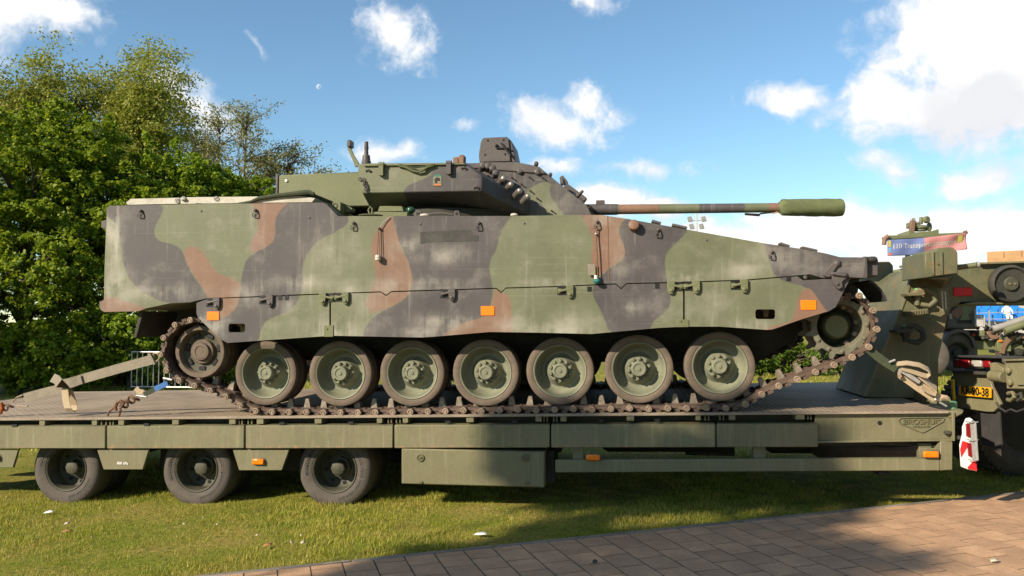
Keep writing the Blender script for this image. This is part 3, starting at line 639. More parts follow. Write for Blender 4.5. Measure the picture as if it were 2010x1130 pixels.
# drive sprocket at the front, idler at the rear
def gear(mb, c, r_in, r_root, r_tip, n, y0, y1):
    prof = []
    for k in range(n):
        for f_, r in ((0, r_root), (0.30, r_root), (0.42, r_tip), (0.58, r_tip), (0.70, r_root)):
            a = 2 * math.pi * (k + f_) / n; prof.append((a, r))
    m_ = len(prof); vs = []
    for y in (y0, y1):
        for a, r in prof: vs.append((c[0] + r * math.cos(a), y, c[2] + r * math.sin(a)))
        for a, r in prof: vs.append((c[0] + r_in * math.cos(a), y, c[2] + r_in * math.sin(a)))
    fs = []
    for i in range(m_):
        j = (i + 1) % m_; fs += [(i, j, m_ + j, m_ + i), (2 * m_ + i, 3 * m_ + i, 3 * m_ + j, 2 * m_ + j), (i, 2 * m_ + i, 2 * m_ + j, j), (m_ + i, m_ + j, 3 * m_ + j, 3 * m_ + i)]
    mb.add(vs, fs)
cs = P(1647, 640, 7.15); sp = MB(); gear(sp, cs, 0.185, 0.235, 0.285, 12, 7.12, 7.15); gear(sp, cs, 0.185, 0.235, 0.285, 12, 7.43, 7.46)
sp.lathe((cs[0], 7.15, cs[2]), (0, 1, 0), [(0.195, 0.06), (0.20, 0.0), (0.20, 0.28), (0.17, 0.28), (0.17, 0.16), (0.195, 0.06)], 28)
spo = sp.build('drive_sprocket', M['sprocket'], TK, org=tuple(cs), bev=0.004)
bl = MB()
for k in range(12):
    a = 2 * math.pi * (k + .1) / 12; bl.lathe((cs[0] + .212 * math.cos(a), 7.125, cs[2] + .212 * math.sin(a)), (0, -1, 0), [(.016, 0), (.016, .016), (.008, .02), (0, .02)], 8)
bl.build('bolt_ring', M['sprocket'], spo, org=tuple(cs))
hubp = MB().lathe((cs[0], 7.62, cs[2]), (0, -1, 0), [(0.19, 0), (0.19, 0.12), (0.15, 0.16), (0.115, 0.18), (0.11, 0.36), (0.09, 0.39), (0, 0.39)], 28).build('final_drive', M['vgreen'], spo, org=tuple(cs))
fs_ = dup(spo, TK, (cs[0], 2 * YC - cs[1], cs[2])); fs_.scale = (1, -1, 1)
ci = P(394, 690, 7.15); idl = MB()
idl.lathe((ci[0], 7.13, ci[2]), (0, 1, 0), [(0.205, 0.0), (0.240, 0.0), (0.245, 0.01), (0.245, 0.13), (0.20, 0.13), (0.19, 0.03), (0.205, 0.0)], 36)
idl.lathe((ci[0], 7.31, ci[2]), (0, 1, 0), [(0.200, 0.0), (0.245, 0.0), (0.245, 0.12), (0.0, 0.12)], 36)
idl.lathe((ci[0], 7.20, ci[2]), (0, 1, 0), [(0.11, -0.03), (0.12, 0.0), (0.12, 0.1), (0, 0.1)], 24)
ido = idl.build('idler_wheel', M['wtyre'], TK, org=tuple(ci), bev=0.003)
dsk = MB().lathe((ci[0], 7.19, ci[2]), (0, 1, 0), [(0.198, 0.0), (0.20, 0.05), (0.11, 0.05), (0.11, 0.02), (0.198, 0.0)], 36).build('idler_disc', M['rim'], ido, org=tuple(ci))  # darkened rim paint carries the shade on the idler disc
for k in range(7):
    a = 2 * math.pi * k / 7 + .2; MB().obox((ci[0] + .158 * math.cos(a), 7.196, ci[2] + .158 * math.sin(a)), (.020 * math.cos(a), 0, .020 * math.sin(a)), (-.036 * math.sin(a), 0, .036 * math.cos(a)), (0, .009, 0)).build('disc_slot_shade', M['black'], ido, bev=.008)  # black blocks painted as the dark inside the slots
MB().lathe((ci[0], 7.22, ci[2]), (0, -1, 0), [(0.085, -.3), (0.085, 0.06), (0.078, 0.075), (0.055, 0.08), (0.05, 0.074), (0, 0.076)], 24).build('hub', M['wtyre'], ido, org=tuple(ci))
fi_ = dup(ido, TK, (ci[0], 2 * YC - ci[1], ci[2])); fi_.scale = (1, -1, 1)

# small fittings on the hull side
def fit(mb, name, mat, bev=0.003, parent=None, **k): return mb.build(name, mat, parent or TK, bev=bev, **k)
for (x0, y0, x1, y1) in ((406.5, 611.4, 430.6, 628.4), (944, 600.6, 970.6, 619), (1572, 589, 1602, 608)):
    a, c = P(x0, y1, YS), P(x1, y0, YS); fit(MB().box(a[0], c[0], YS - 0.006, YS + 0.002, a[2], c[2]), 'orange_reflector', M['orange'], 0.002)
def hinge(x, y, flip=1, s=1.0):
    c = P(x, y, YS); k = s / 232.0; X = lambda u: c[0] + flip * u * k; Z = lambda v: c[2] - v * k
    m1 = MB().box(min(X(-17), X(2)), max(X(-17), X(2)), YS - 0.004, YS + 0.004, Z(9), Z(-9)); rc = fit(m1, 'hinge_recess_shade', M['black'], 0.0)  # thin black plate painted as the shade of a recess
    h = MB().cyl((X(-14), YS - 0.016, Z(2)), (X(12), YS - 0.016, Z(-4)), 0.012, n=10)
    h.prism([(X(0), Z(-10)), (X(15), Z(-10)), (X(15), Z(8)), (X(11), Z(15)), (X(5), Z(15)), (X(2), Z(8))], YS - 0.026, YS - 0.002)
    h.lathe((X(8), YS - 0.024, Z(8)), (0, -1, 0), [(.016, 0), (.016, .008), (.008, .012), (0, .012)], 10)
    h.box(min(X(-16), X(-8)), max(X(-16), X(-8)), YS - 0.014, YS, Z(6), Z(-4))
    return h, rc
def hmat(x): return M['vblack'] if (x < 440 or 470 < x < 560 or 860 < x < 890) else M['vgreen']
for x, y, f_ in ((420, 593, 1), (524, 588, 1), (642, 584, -1), (672, 583, 1), (880, 576, 1), (1111, 570, 1), (1325, 562, -1), (1358, 561, 1), (1452, 559, 1)):
    h, rc = hinge(x, y, f_); fit(h, 'skirt_hinge', hmat(x))
for x, y in ((550, 583), (563, 583), (1157, 566), (1290, 560), (1548, 545)):
    a = P(x, y, YS); fit(MB().box(a[0] - .018, a[0] + .018, YS - .003, YS + .004, a[2] - .026, a[2] + .016), 'skirt_notch', M['black'], 0.0)
def hook(x, y):
    c = P(x, y, YS); q = MB().ball((c[0], YS - 0.012, c[2] + 0.028), 0.017, 8)
    q.tube([(c[0] - .012, YS - .012, c[2] + .005), (c[0] - .024, YS - .018, c[2] - .004), (c[0] - .022, YS - .02, c[2] - .026), (c[0] + .012, YS - .02, c[2] - .03), (c[0] + .018, YS - .018, c[2] - .006), (c[0] + .02, YS - .008, c[2] + .012)], 0.0055, 6)
    return fit(q, 'lashing_hook', M['vblack'], 0)
for x, y in ((277, 420), (502, 419), (694.6, 444), (940, 444), (1172, 442), (1292, 458), (1514.6, 501)): hook(x, y)
for x, y in ((395, 414), (607, 427), (825, 439), (1029, 438), (1387, 471)):
    c = P(x, y, YS); fit(MB().lathe(c, (0, -1, 0), [(.010, -.002), (.010, .004), (.006, .006), (0, .006)], 10), 'plug', M['vblack'], 0)
pt = XZ(L(c6, (848, 283), (1215, 263), (1240, 300), (1278, 312), (1278, 350), (900, 358), (870, 368), (848, 368)))
fit(MB().prism(pt, YS - 0.002, YS + 0.01), 'overpainted_patch', surf('dark grey overpaint', (0.05, 0.05, 0.045), 0.7, 0.3, 5, 0.15, dirt=(0.10, 0.09, 0.085), da=0.6, ds=7), 0)
a, c = P(1192.5, 423.5, YS), P(1195, 552, YS); fit(MB().bar((a[0], YS, a[2]), (c[0], YS, c[2]), 0.003, 0.003), 'weld_seam', M['vbrown'], 0)
for x in (741, 1194): pass
a = P(1244, 447, YS); fit(MB().lathe((a[0], YS, a[2] + .01), (0, -1, 0.25), [(.045, -.01), (.045, .055), (.038, .06), (0, .06)], 16), 'filler_cap', M['vbrown'], 0.002)
for x0, y0, x1, y1, mt in ((636, 638, 655, 661, 'vgreen'), (1329, 627, 1352, 642, 'vgreen')):
    a, c = P(x0, y1, YS), P(x1, y0, YS); q = MB().box(a[0], c[0], YS - .008, YS, a[2], c[2]); q.lathe((a[0] + .03, YS - .008, (a[2] + c[2]) / 2 + .02), (0, -1, 0), [(.010, 0), (.010, .006), (0, .007)], 8)
    fit(q, 'skirt_joint_tab', M[mt])
# cord with a little counterweight, cord with tag and bottle
pts = [P(765, 426, YS - .01), P(755, 434, YS - .015), P(745, 447, YS - .02)]
fit(MB().tube(pts, 0.004, 6), 'pull_cord', M['grey'], 0)
a, c = P(743, 449, YS - .02), P(741, 500, YS - .03); q = MB().tube([a, c], 0.003, 6); q.tube([P(746, 449, YS - .02), P(745, 500, YS - .03)], .003, 6); q.ball(P(744, 448, YS - .02), .014, 8)
q2 = MB().lathe(P(742, 511, YS - .035), (0, 0, 1), [(.020, 0), (.026, .006), (.026, .018), (.022, .022), (.026, .026), (.026, .04), (.020, .048), (0, .048)], 14); fit(q2, 'cord_weight', M['lid'], 0); fit(q, 'pull_cord', M['rust'], 0)
fit(MB().tube([P(1172, 446, YS - .02), P(1170, 462, YS - .025), P(1172, 500, YS - .03), P(1173, 545, YS - .035)], 0.005, 6), 'pull_cord', M['rust'], 0)
q = MB().ball(P(1170, 459, YS - .02), .012, 8); fit(q, 'cord_bead', M['steel'], 0)
a, c = P(1154, 540, YS - .03), P(1169, 518, YS - .03); fit(MB().box(a[0], c[0], YS - .03, YS - .022, a[2], c[2]), 'tag', M['strap'], .002)
q = MB().ball(P(1172, 552, YS - .04), .032, 12, (1, 1, .75)); fit(q, 'hanging_bottle', surf('teal plastic', (0.02, 0.16, 0.15), 0.3), 0)
q = MB().lathe(P(1170, 547, YS - .04), (0, 0, 1), [(.016, 0), (.016, .03), (0, .03)], 12); fit(q, 'bottle_cap', M['white'], 0)
# rear and roof edge
for x, y in ((203, 440), (199, 598)):
    a = P(x, y, 6.99); fit(MB().prism([(a[0] - .03, a[2] - .03), (a[0] - .03, a[2] + .03), (a[0] + .02, a[2] + .045), (a[0] + .02, a[2] - .045)], 7.0, 7.05), 'tow_eye', M['vblack'])
bd = XZ([(247, 397.5), (256, 390), (352, 387.5), (352, 400), (250, 402)], 7.0); fit(MB().prism(bd, 7.0, 8.4), 'roof_board', M['lid'])
bd = XZ([(354, 387), (592, 384.5), (619, 388.5), (612, 397), (354, 400)], 7.0); fit(MB().prism(bd, 7.0, 8.4), 'roof_board', M['lid'])
tp = [(385, 400), (420, 401.5), (465, 400), (492, 396), (508, 389), (540, 384), (570, 381), (596, 378), (606, 377), (617, 381)]
fit(MB().tube([P(x, y, 6.985) for x, y in tp], [.008, .008, .010, .014, .018, .020, .022, .026, .022, .016], 8), 'tarp_edge', M['tarpd'], 0)
fit(MB().prism(XZ([(508, 388), (540, 382.5), (600, 375.5), (620, 381), (620, 388), (560, 388)], 7.02), 7.02, 8.2), 'folded_tarp', M['tarpd'], .006)
for x, y in ((360, 389), (347, 393), (424, 389)):
    fit(MB().torus(P(x, y, 6.99), (0, 1, 0), .018, .004, 12, 6), 'lid_ring', M['grey'], 0)
a = P(361, 391, 6.99); fit(MB().ball(a, .022, 10, (1.3, 1, .7)), 'lid_latch', M['lid'], 0)
for x0, x1 in ((812, 829), (889, 904)):
    q = XZ([(x0, 424.5), (x0 + 3, 414), (x0 + 5, 413), (x1 - 5, 413), (x1 - 3, 414), (x1, 424.5)], 7.0); ev = MB().prism(q, 7.0, 7.03); fit(ev, 'lifting_eye', M['vblack'])
    a, c = P(x0 + 5, 422, 6.998), P(x1 - 5, 416, 6.998); fit(MB().box(a[0], c[0], 6.998, 7.02, a[2], c[2]), 'eye_hole', M['black'], 0)
fit(MB().tube([P(830, 423, 7.0), P(838, 421, 7.0), P(852, 418.5, 7.0), (P(870, 418, 7.0)), P(889, 421, 7.0)], .008, 7), 'roof_cable', M['vblack'], 0)
fit(MB().ball(P(833, 422, 6.99), .03, 10, (1.4, .7, .5)), 'cable_end', M['lid'], 0); fit(MB().ball(P(1009, 421.5, 6.99), .028, 10, (1.2, .7, .55)), 'roof_stud', M['lid'], 0)
for x0, y0, x1, y1 in ((1279, 434, 1297, 439), (1319, 441.5, 1348, 448), (1529, 478, 1548, 484), (1572, 486, 1602, 493)):
    a, c = P(x0, y0, 7.1), P(x1, y1, 7.1); fit(MB().bar((a[0], 7.1, a[2]), (c[0], 7.1, c[2]), 0.05, 0.010), 'roof_hinge', M['vblack'], .003)
# nose
a, c = P(1696, 546, 6.94), P(1703, 503, 6.94); fit(MB().box(a[0], c[0], 6.94, 7.0, a[2], c[2]), 'nose_post', M['vblack'], .006)
a = P(1702, 509, 6.98); fit(MB().lathe(a, (1, 0, 0), [(.022, 0), (.025, .03), (.025, .06), (.014, .078), (0, .08)], 14), 'nose_buffer', M['rubberd'], 0)
fit(MB().box(P(1655, 520, 7.3)[0], P(1703, 520, 7.3)[0], 7.0, 2 * YC - 7.0, P(1690, 542, 7.0)[2], P(1690, 508, 7.0)[2]), 'nose_plate', M['vblack'], .01)
fp = [P(1707, 551, 7.1), P(1716, 556, 7.1), P(1728, 568, 7.1), P(1736, 580, 7.1), P(1740, 591, 7.1)]
fit(MB().ribbon([p + np.array((0, .25, 0)) for p in fp], (0, .25, 0), .018), 'front_fender_flap', M['rubberd'], 0)
nb = MB(); a = P(1640, 545, YS)
nb.prism(XZ(L(cr4, (430, 455), (520, 340), (545, 335), (560, 350), (480, 470))), YS - .02, YS); nb.prism(XZ(L(cr4, (490, 430), (600, 430), (610, 470), (570, 500), (575, 540), (545, 558), (520, 540), (500, 500))), YS - .03, YS - .004)
nb.lathe(P(*cr4(535, 365), YS), (0, -1, 0), [(.024, 0), (.024, .02), (.012, .028), (0, .028)], 12); nb.lathe(P(*cr4(540, 515), YS - .03), (0, -1, 0), [(.014, 0), (.014, .01), (0, .012)], 10); nb.cyl(P(*cr4(500, 440), YS - .04), P(*cr4(600, 455), YS - .04), .011)
fit(nb, 'nose_latch', M['vblack'])
a = P(*cr4(303, 468), YS); fit(MB().lathe(a, (0, -1, 0), [(.016, 0), (.016, .008), (.008, .012), (0, .012)], 10), 'plug', M['vblack'], 0)

# ---- turret
YT1 = 7.42; YI = 7.95
body = [(712, 321), (1013, 319.5), (1060, 329), (1081, 349), (1092, 358), (1151, 403), (1162, 423), (731, 423)]
TU = convex('turret', [(*[PZ(x, y, YI)[0]], yy, PZ(x, y, YI)[1]) for x, y in body for yy in (YI, 2 * YC - YI)], M['camo'], TK, 6)
paint(TU, T_BLACKS, [], [(1100, 400, 60, 30, .25)], YI, T_GREENS)
So = [(704.5, 322), (720, 321), (880, 319.7), (913.5, 321.5), (945.3, 344), (945.3, 374.3), (711, 378.5), (702, 336)]
Si = [(712, 320.5), (914, 319), (1041, 396), (1041, 424), (735, 424)]
ar = convex('turret_side_armour', [P(x, y, YT1) for x, y in So] + [P(x, y, YI) for x, y in Si], M['camo'], TU, 6, bev=0.006)
paint(ar, T_BLACKS, [], [(780, 350, 60, 20, .15)], YT1)
arm = dup(ar, TU, (WORG[ar.name][0], 2 * YC - WORG[ar.name][1], WORG[ar.name][2])); arm.scale = (1, -1, 1)
def tfit(mb, name, mat, bev=0.003): return mb.build(name, mat, TU, bev=bev)
bu = XZ([(546, 343.5), (703, 336.5), (722, 385), (728, 405), (640, 406), (600, 399), (545, 392)], 7.75)
tfit(MB().prism(bu, 7.75, 2 * YC - 7.75), 'turret_bustle', M['vgreen'], .012)
tfit(MB().prism(XZ([(541.5, 344), (546.5, 342), (545.5, 392), (542, 392)], 7.75), 7.74, 2 * YC - 7.74), 'bustle_end_frame', M['vblack'], .004)
tfit(MB().lathe(P(562, 354.5, 7.745), (0, -1, 0), [(.014, -.005), (.014, .006), (.008, .009), (0, .009)], 12), 'bustle_stud', M['white'], 0)
cxr = P(880, 420, YC)[0]; zr = P(880, 424, YS)[2]
tfit(MB().lathe((cxr, YC, zr - .25), (0, 0, 1), [(1.0, 0), (1.0, .2), (.95, .42), (0, .42)], 48), 'turret_ring', M['under'], 0)
# roof furniture
ant = P(719, 322, 7.6); tfit(MB().lathe(ant, (0, 0, 1), [(.045, 0), (.045, .03), (.040, .035), (.036, .085), (.022, .09), (.018, .14), (.022, .15), (.018, .2), (.020, .215), (.012, .222), (0, .222)], 16), 'antenna_base', M['vblack'], 0)
q = MB().ribbon([P(702, 327, 7.6), P(699, 318, 7.6), P(692, 305, 7.6), (P(686.5, 293, 7.6)), P(686, 285, 7.6)], [(0.022, 0, .005)] * 2 + [(.018, 0, 0)] * 3, .02); tfit(q, 'mirror_arm', M['vgreen'])
a, c = P(684, 290, 7.6), P(692, 276, 7.6); tfit(MB().box(a[0], c[0], 7.55, 7.65, a[2], c[2]), 'mirror_head', M['vblack'], .008)
for x0, x1, y0, y1 in ((745.5, 755, 321, 346), (878, 887, 318, 343)):
    a, c = P(x0, y1, YT1), P(x1, y0, YT1); q = MB().box(a[0], c[0], YT1 - .045, YT1 + .01, a[2], c[2]); q.cyl((a[0] - .005, YT1 - .03, c[2] - .01), (c[0] + .005, YT1 - .03, c[2] - .01), .02, n=10); tfit(q, 'grab_bracket', M['vgreen' if x0 < 800 else 'vblack'])
sp_ = [P(782, 324, YT1 - .02), P(795, 327, YT1 - .025), P(808, 334, YT1 - .03), P(818, 337, YT1 - .03), P(828, 335, YT1 - .03), P(840, 327, YT1 - .025), P(852, 323, YT1 - .02)]
tfit(MB().tube(sp_, [.016, .014, .011, .011, .012, .014, .016], 8), 'rolled_strap', M['tarp'], 0)
sp_ = [P(785, 323, YT1 - .03), P(815, 329, YT1 - .03), P(850, 323, YT1 - .03)]; tfit(MB().tube(sp_, .008, 6), 'rolled_strap', M['tarpd'], 0)
tfit(MB().bar(P(714, 324.5, YT1 - .012), P(913, 321.5, YT1 - .012), .010, .006), 'roof_edge_rail', M['vgreen'], .002)
for x, y in ((723, 336), (910.5, 331), (935, 369)): tfit(MB().torus(P(x, y, YT1 - .006), (0.2, 1, 0.9), .022, .006, 14, 6), 'lashing_ring', M['vblack'], 0)
ch = MB(); random.seed(3)
ch.torus(P(706, 351, YT1 - .01), (0, 1, 0), .016, .004, 12, 6)
for k in range(22): ch.torus(P(711 + k * .35 + random.uniform(-3, 3) + 2, 353 + k * 1.0 + random.uniform(-3, 3), YT1 - .012), (random.uniform(-1, 1), 1, random.uniform(-1, 1)), .011, .0035, 8, 5)
tfit(ch, 'hanging_chain', M['vblack'], 0)
# unit badge on the turret side
a, c = P(849.8, 365, YT1), P(867.6, 342, YT1); x0, x1, z0, z1 = a[0], c[0], a[2], c[2]; H_ = z1 - z0; yb = YT1 - .004
bdg = MB().prism([(x0, z0), (x1, z0), (x1, z1 - .02), (x1 - .02, z1), (x0 + .02, z1), (x0, z1 - .02)], yb, YT1 + .004); tfit(bdg, 'unit_badge', surf('badge green', (0.03, 0.16, 0.11), 0.5, 0.1), 0)
tfit(MB().box(x0 + .007, x1 - .007, yb - .002, yb, z0 + H_ * .2, z1 - H_ * .2), 'badge_field', surf('badge tan', (0.25, 0.20, 0.13), 0.6, 0.2), 0)
tfit(MB().box(x0 + .007, x1 - .007, yb - .003, yb, z0 + H_ * .03, z0 + H_ * .17), 'badge_band', surf('badge orange', (0.55, 0.17, 0.06), 0.6, 0.1), 0)
tfit(MB().prism([(x0 + .02, z0 + H_ * .25), (x0 + .045, z0 + H_ * .25), (x0 + .04, z0 + H_ * .45), (x1 - .015, z0 + H_ * .4), (x1 - .02, z0 + H_ * .7), (x0 + .035, z0 + H_ * .75), (x0 + .015, z0 + H_ * .6)], yb - .004, yb), 'badge_figure', M['black'], 0)
# sight head
sf = L(c3, (602, 140), (820, 132), (845, 150), (862, 365), (570, 368), (562, 300), (580, 180)); YG = 8.05
tfit(MB().prism(XZ(sf, YG), YG, YG + .55), 'sight_housing', M['vblack'], .01)
tfit(MB().prism(XZ(L(c3, (846, 150), (868, 175), (908, 366), (862, 366)), YG + .02), YG + .02, YG + .5), 'sight_shutter', M['vblack'], .006)
q = MB()
for u, v in ((645, 165), (790, 160), (620, 297), (805, 292)): q.lathe(P(*c3(u, v), YG), (0, -1, 0), [(.010, -.002), (.010, .006), (0, .008)], 8)
tfit(q, 'sight_bolts', M['black'], 0)
q = MB().bar(P(*c3(720, 235), YG - .012), P(*c3(865, 238), YG - .012), .008, .006); q.bar(P(*c3(770, 190), YG - .016), P(*c3(860, 310), YG - .016), .011, .009); q.ball(P(*c3(727, 215), YG - .01), .018, 8); tfit(q, 'sight_wiper', M['black'], .002)
tfit(MB().prism(XZ([(1060, 329), (1045, 325), (1013, 319), (940, 320), (930, 330), (1075, 343)], 7.97), 7.93, 2 * YC - 7.93), 'sight_plinth', M['vblack'], .008)
# smoke dischargers along the sloping edge, studs on the front
for u, v in ((785, 525), (855, 580), (935, 640), (1010, 690)):
    x, y = c3(u, v); c = P(x, y, 7.68)
    ax = unit((0.5, -0.75, 0.35)); q = MB().cyl(c - ax * .10, c + ax * .01, .034, n=14); tfit(q, 'smoke_discharger', M['vblack'], .003)
    q = MB().ball(c + ax * .015, .027, 12); tfit(q, 'discharger_cap', M['steel'], 0)
q = MB()
for u, v in ((600, 405), (650, 410), (690, 430), (720, 470)): q.lathe(P(*c3(u, v), 7.75), (0.3, -1, .3), [(.035, -.06), (.035, .03), (.02, .04), (0, .04)], 10)
tfit(q, 'discharger_bracket', M['vblack'], .002)
for u, v, r in ((945, 455, .03), (1110, 458, .035), (1095, 385, .022), (1225, 485, .018)):
    tfit(MB().lathe(P(*c3(u, v), YI), (.2, -1, .2), [(r, -.03), (r, .02), (r * .6, .03), (0, .03)], 12), 'turret_stud', M['vblack'], 0)
for u, v in ((885, 520), (970, 580), (1050, 640), (1115, 710), (1045, 515), (1165, 520), (1250, 825)):
    x, y = c3(u, v); q = MB().bar(P(x - 3, y - 2, YI - .01), P(x + 4, y + 3, YI - .01), .006, .006); q.ball(P(x - 3, y - 2, YI - .01), .010, 6); tfit(q, 'lashing_pin', M['black'], 0)
for x, y in ((896, 313.5), (907, 312)):
    c = P(x, y, 7.7); tfit(MB().box(c[0] - .028, c[0] + .028, 7.66, 7.76, c[2] - .06, c[2] + (.02 if x < 900 else .035)), 'roof_block', M['vbrown'], .008)
# mantlet with gun brackets
mp_ = L(c3, (1210, 630), (1230, 560), (1260, 540), (1330, 640), (1400, 600), (1530, 720), (1560, 800), (1600, 860), (1390, 860))
tfit(MB().prism(XZ(mp_, 8.15), 8.15, 8.95), 'gun_mantlet', M['vblack'], .012)
tfit(MB().prism(XZ(L(c3, (1205, 640), (1240, 635), (1310, 720), (1290, 745)), 8.1), 8.06, 8.16), 'mantlet_clamp', M['vblack'], .006)
tfit(MB().prism(XZ(L(c3, (1270, 740), (1310, 705), (1400, 800), (1370, 850)), 8.1), 8.1, 8.16), 'mantlet_slot', M['black'], .004)
q = MB().prism(XZ(L(c3, (1225, 540), (1265, 535), (1300, 610), (1262, 640)), 8.1), 8.08, 8.2); q.cyl(P(*c3(1240, 560), 8.06), P(*c3(1270, 620), 8.06), .016, n=8); tfit(q, 'mantlet_lug', M['vblack'], .004)
q = MB().prism(XZ(L(c3, (1310, 510), (1340, 490), (1385, 545), (1380, 620), (1345, 560), (1320, 575)), 8.4), 8.38, 8.52); q.cyl(P(*c3(1330, 520), 8.37), P(*c3(1348, 575), 8.37), .014, n=8); tfit(q, 'mantlet_lug', M['vblack'], .004)
tfit(MB().bar(P(*c3(1350, 600), 8.42), P(*c3(1540, 740), 8.42), .05, .05), 'mantlet_edge', M['vblack'], .008)
tfit(MB().cyl(P(*c3(1375, 740), 8.10), P(*c3(1450, 670), 8.02), .026, .02, 12), 'coaxial_stub', M['vblack'], 0)
tfit(MB().cyl(P(*c3(1465, 690), 8.06), P(*c3(1525, 635), 8.0), .024, .014, 12), 'coaxial_stub', M['vblack'], 0)
q = MB(); random.seed(5)
for k in range(14): q.tube([P(*c3(1540 + random.uniform(-15, 60), 790 + random.uniform(-30, 50)), 8.2), P(*c3(1560 + random.uniform(-15, 70), 830 + random.uniform(-40, 30)), 8.2)], .008, 5)
tfit(q, 'camouflage_tuft', M['vbrown'], 0)
# gun
YB = 8.42; rb = .0515; rings = []; g0 = P(1140, 411.5, YB); g1 = P(1532, 407.3, YB); gl = np.linalg.norm(g1 - g0); gd = (g1 - g0) / gl
prof = [(0.0, 0)] + [(rb * (1.12 if f_ < .19 else 1.0) * (1 - .09 * f_) * (1.03 if abs(f_ - .195) < .006 else 1), f_ * gl) for f_ in np.linspace(0, 1, 110)] + [(0, gl)]
gun = MB().lathe(g0, gd, prof, 26).build('gun_barrel', M['camo'], TK, org=tuple(g0))
def band(a, b_): return [(a, 380), (b_, 380), (b_, 440), (a, 440)]
paint(gun, [band(1130, 1213), band(1372, 1461)], [band(1214, 1294), band(1508, 1540)], [], YB)
fit(MB().box(*sorted((P(1170, 394, YB)[0], P(1187, 394, YB)[0])), YB - .03, YB + .03, P(1170, 402, YB)[2], P(1170, 393.5, YB)[2]), 'barrel_block', M['vblack'], .004, parent=gun)
fit(MB().tube([P(1462, 420, YB - .03), P(1490, 422, YB - .03), P(1493, 419, YB - .03), P(1515, 417, YB - .03), P(1528, 414, YB - .02)], [.012, .014, .008, .006, .005], 7), 'barrel_strap', M['black'], 0, parent=gun)
fit(MB().tube([P(1516, 419, YB - .03), P(1527, 416, YB - .03)], [.004, .008], 6), 'strap_end', surf('tan cord', (0.5, 0.28, 0.10), 0.8), 0, parent=gun)
mz = MB(); c0 = P(1528, 407, YB); c1 = P(1656, 407.3, YB); ml = c1[0] - c0[0]; n = 30; vs = []; fs = []; rng2 = np.random.default_rng(5)
pf = [(.052, 0), (.058, .02), (.066, .03), (.080, .05), (.086, .10), (.084, .2), (.087, .32), (.085, .45), (.086, .6), (.085, .72), (.086, .85), (.085, .94), (.080, .985), (.062, 1.0), (.0, 1.0)]
for i, (r, h) in enumerate(pf):
    for k in range(n):
        a = 2 * math.pi * k / n; rr = r * (1 + .06 * math.sin(a * 4 + i * 1.9) * math.sin(i * 1.3) + .035 * math.sin(a * 9 - i * 2.3)) if 0 < i < 12 else r
        vs.append((c0[0] + h * ml, YB + rr * math.cos(a), c0[2] + (c1[2] - c0[2]) * h + rr * math.sin(a) * 1.0))
for i in range(len(pf) - 1):
    for k in range(n): fs.append((i * n + k, i * n + (k + 1) % n, (i + 1) * n + (k + 1) % n, (i + 1) * n + k))
mz.add(vs, fs); fit(mz, 'muzzle_cover', M['tarp'], 0)
fit(MB().torus((c0[0] + .045, YB, c0[2]), (1, 0, .25), .068, .010, 20, 6), 'cover_tie', M['tarpd'], 0)
# hull roof details under the turret overhang
a, c = P(652, 418, 7.2), P(669, 396, 7.2); q = MB().box(a[0], c[0], 7.2, 7.45, a[2], c[2]); fit(q, 'rear_lamp_box', M['vgreen'], .006); fit(MB().lathe(P(658, 403.5, 7.2), (0, -1, 0), [(.024, -.002), (.024, .004), (.018, .004), (.016, -.002), (0, -.002)], 14), 'lamp_lens', M['black'], 0)
q = MB().prism(XZ([(669, 398), (692, 408), (690, 414), (669, 420)], 7.3), 7.3, 7.4); fit(q, 'lamp_guard', M['vgreen'], .004)
fit(MB().prism(XZ([(741, 415), (745, 404), (789, 404), (793, 415)], 7.15), 7.15, 7.5), 'periscope_cover', M['vgreen'], .006); a, c = P(735, 422, 7.12), P(800, 415, 7.12)
fit(MB().box(a[0], c[0], 7.12, 7.55, a[2] - .02, c[2]), 'periscope_base', M['vgreen'], .006)
fit(MB().ball(P(806, 412, 7.2), .045, 12, (1, .8, .7)), 'periscope_dome', surf('green glass dome', (0.02, 0.06, 0.04), 0.15), 0)
q = MB().tube([P(726, 422, 7.15), P(723, 412, 7.15), (P(727, 405, 7.15)), P(731, 410, 7.15), P(729, 422, 7.15)], .008, 7); fit(q, 'grab_loop', M['vgreen'], 0)
fit(MB().ball(P(727, 422.5, 7.05), .05, 12, (2.4, 1.6, .25)), 'roof_boss', M['vgreen'], 0)

# ------------------------------------------------------------------ lettering
def text_geo(body, size, extrude=0.002, bold=0.0):
    cu = bpy.data.curves.new('txt', 'FONT'); cu.body = body; cu.size = size; cu.extrude = extrude; cu.offset = bold; cu.align_x = 'CENTER'; cu.align_y = 'CENTER'; cu.resolution_u = 3
    ob = bpy.data.objects.new('txt', cu); COL.objects.link(ob); dg = bpy.context.evaluated_depsgraph_get()
    me = bpy.data.meshes.new_from_object(ob.evaluated_get(dg)); V = np.array([v.co for v in me.vertices]); fs = [tuple(p.vertices) for p in me.polygons]
    bpy.data.objects.remove(ob); bpy.data.curves.remove(cu); bpy.data.meshes.remove(me); return V, fs
def text_on(body, size, c, ux, uz, un, extrude=0.002, bold=0.0, width=None, height=None):
    V, fs = text_geo(body, size, extrude, bold); sx = width / (V[:, 0].max() - V[:, 0].min()) if width else 1; sy = height / (V[:, 1].max() - V[:, 1].min()) if height else 1
    return MB().add([np.array(c) + np.array(ux) * v[0] * sx + np.array(uz) * v[1] * sy + np.array(un) * v[2] for v in V], fs)

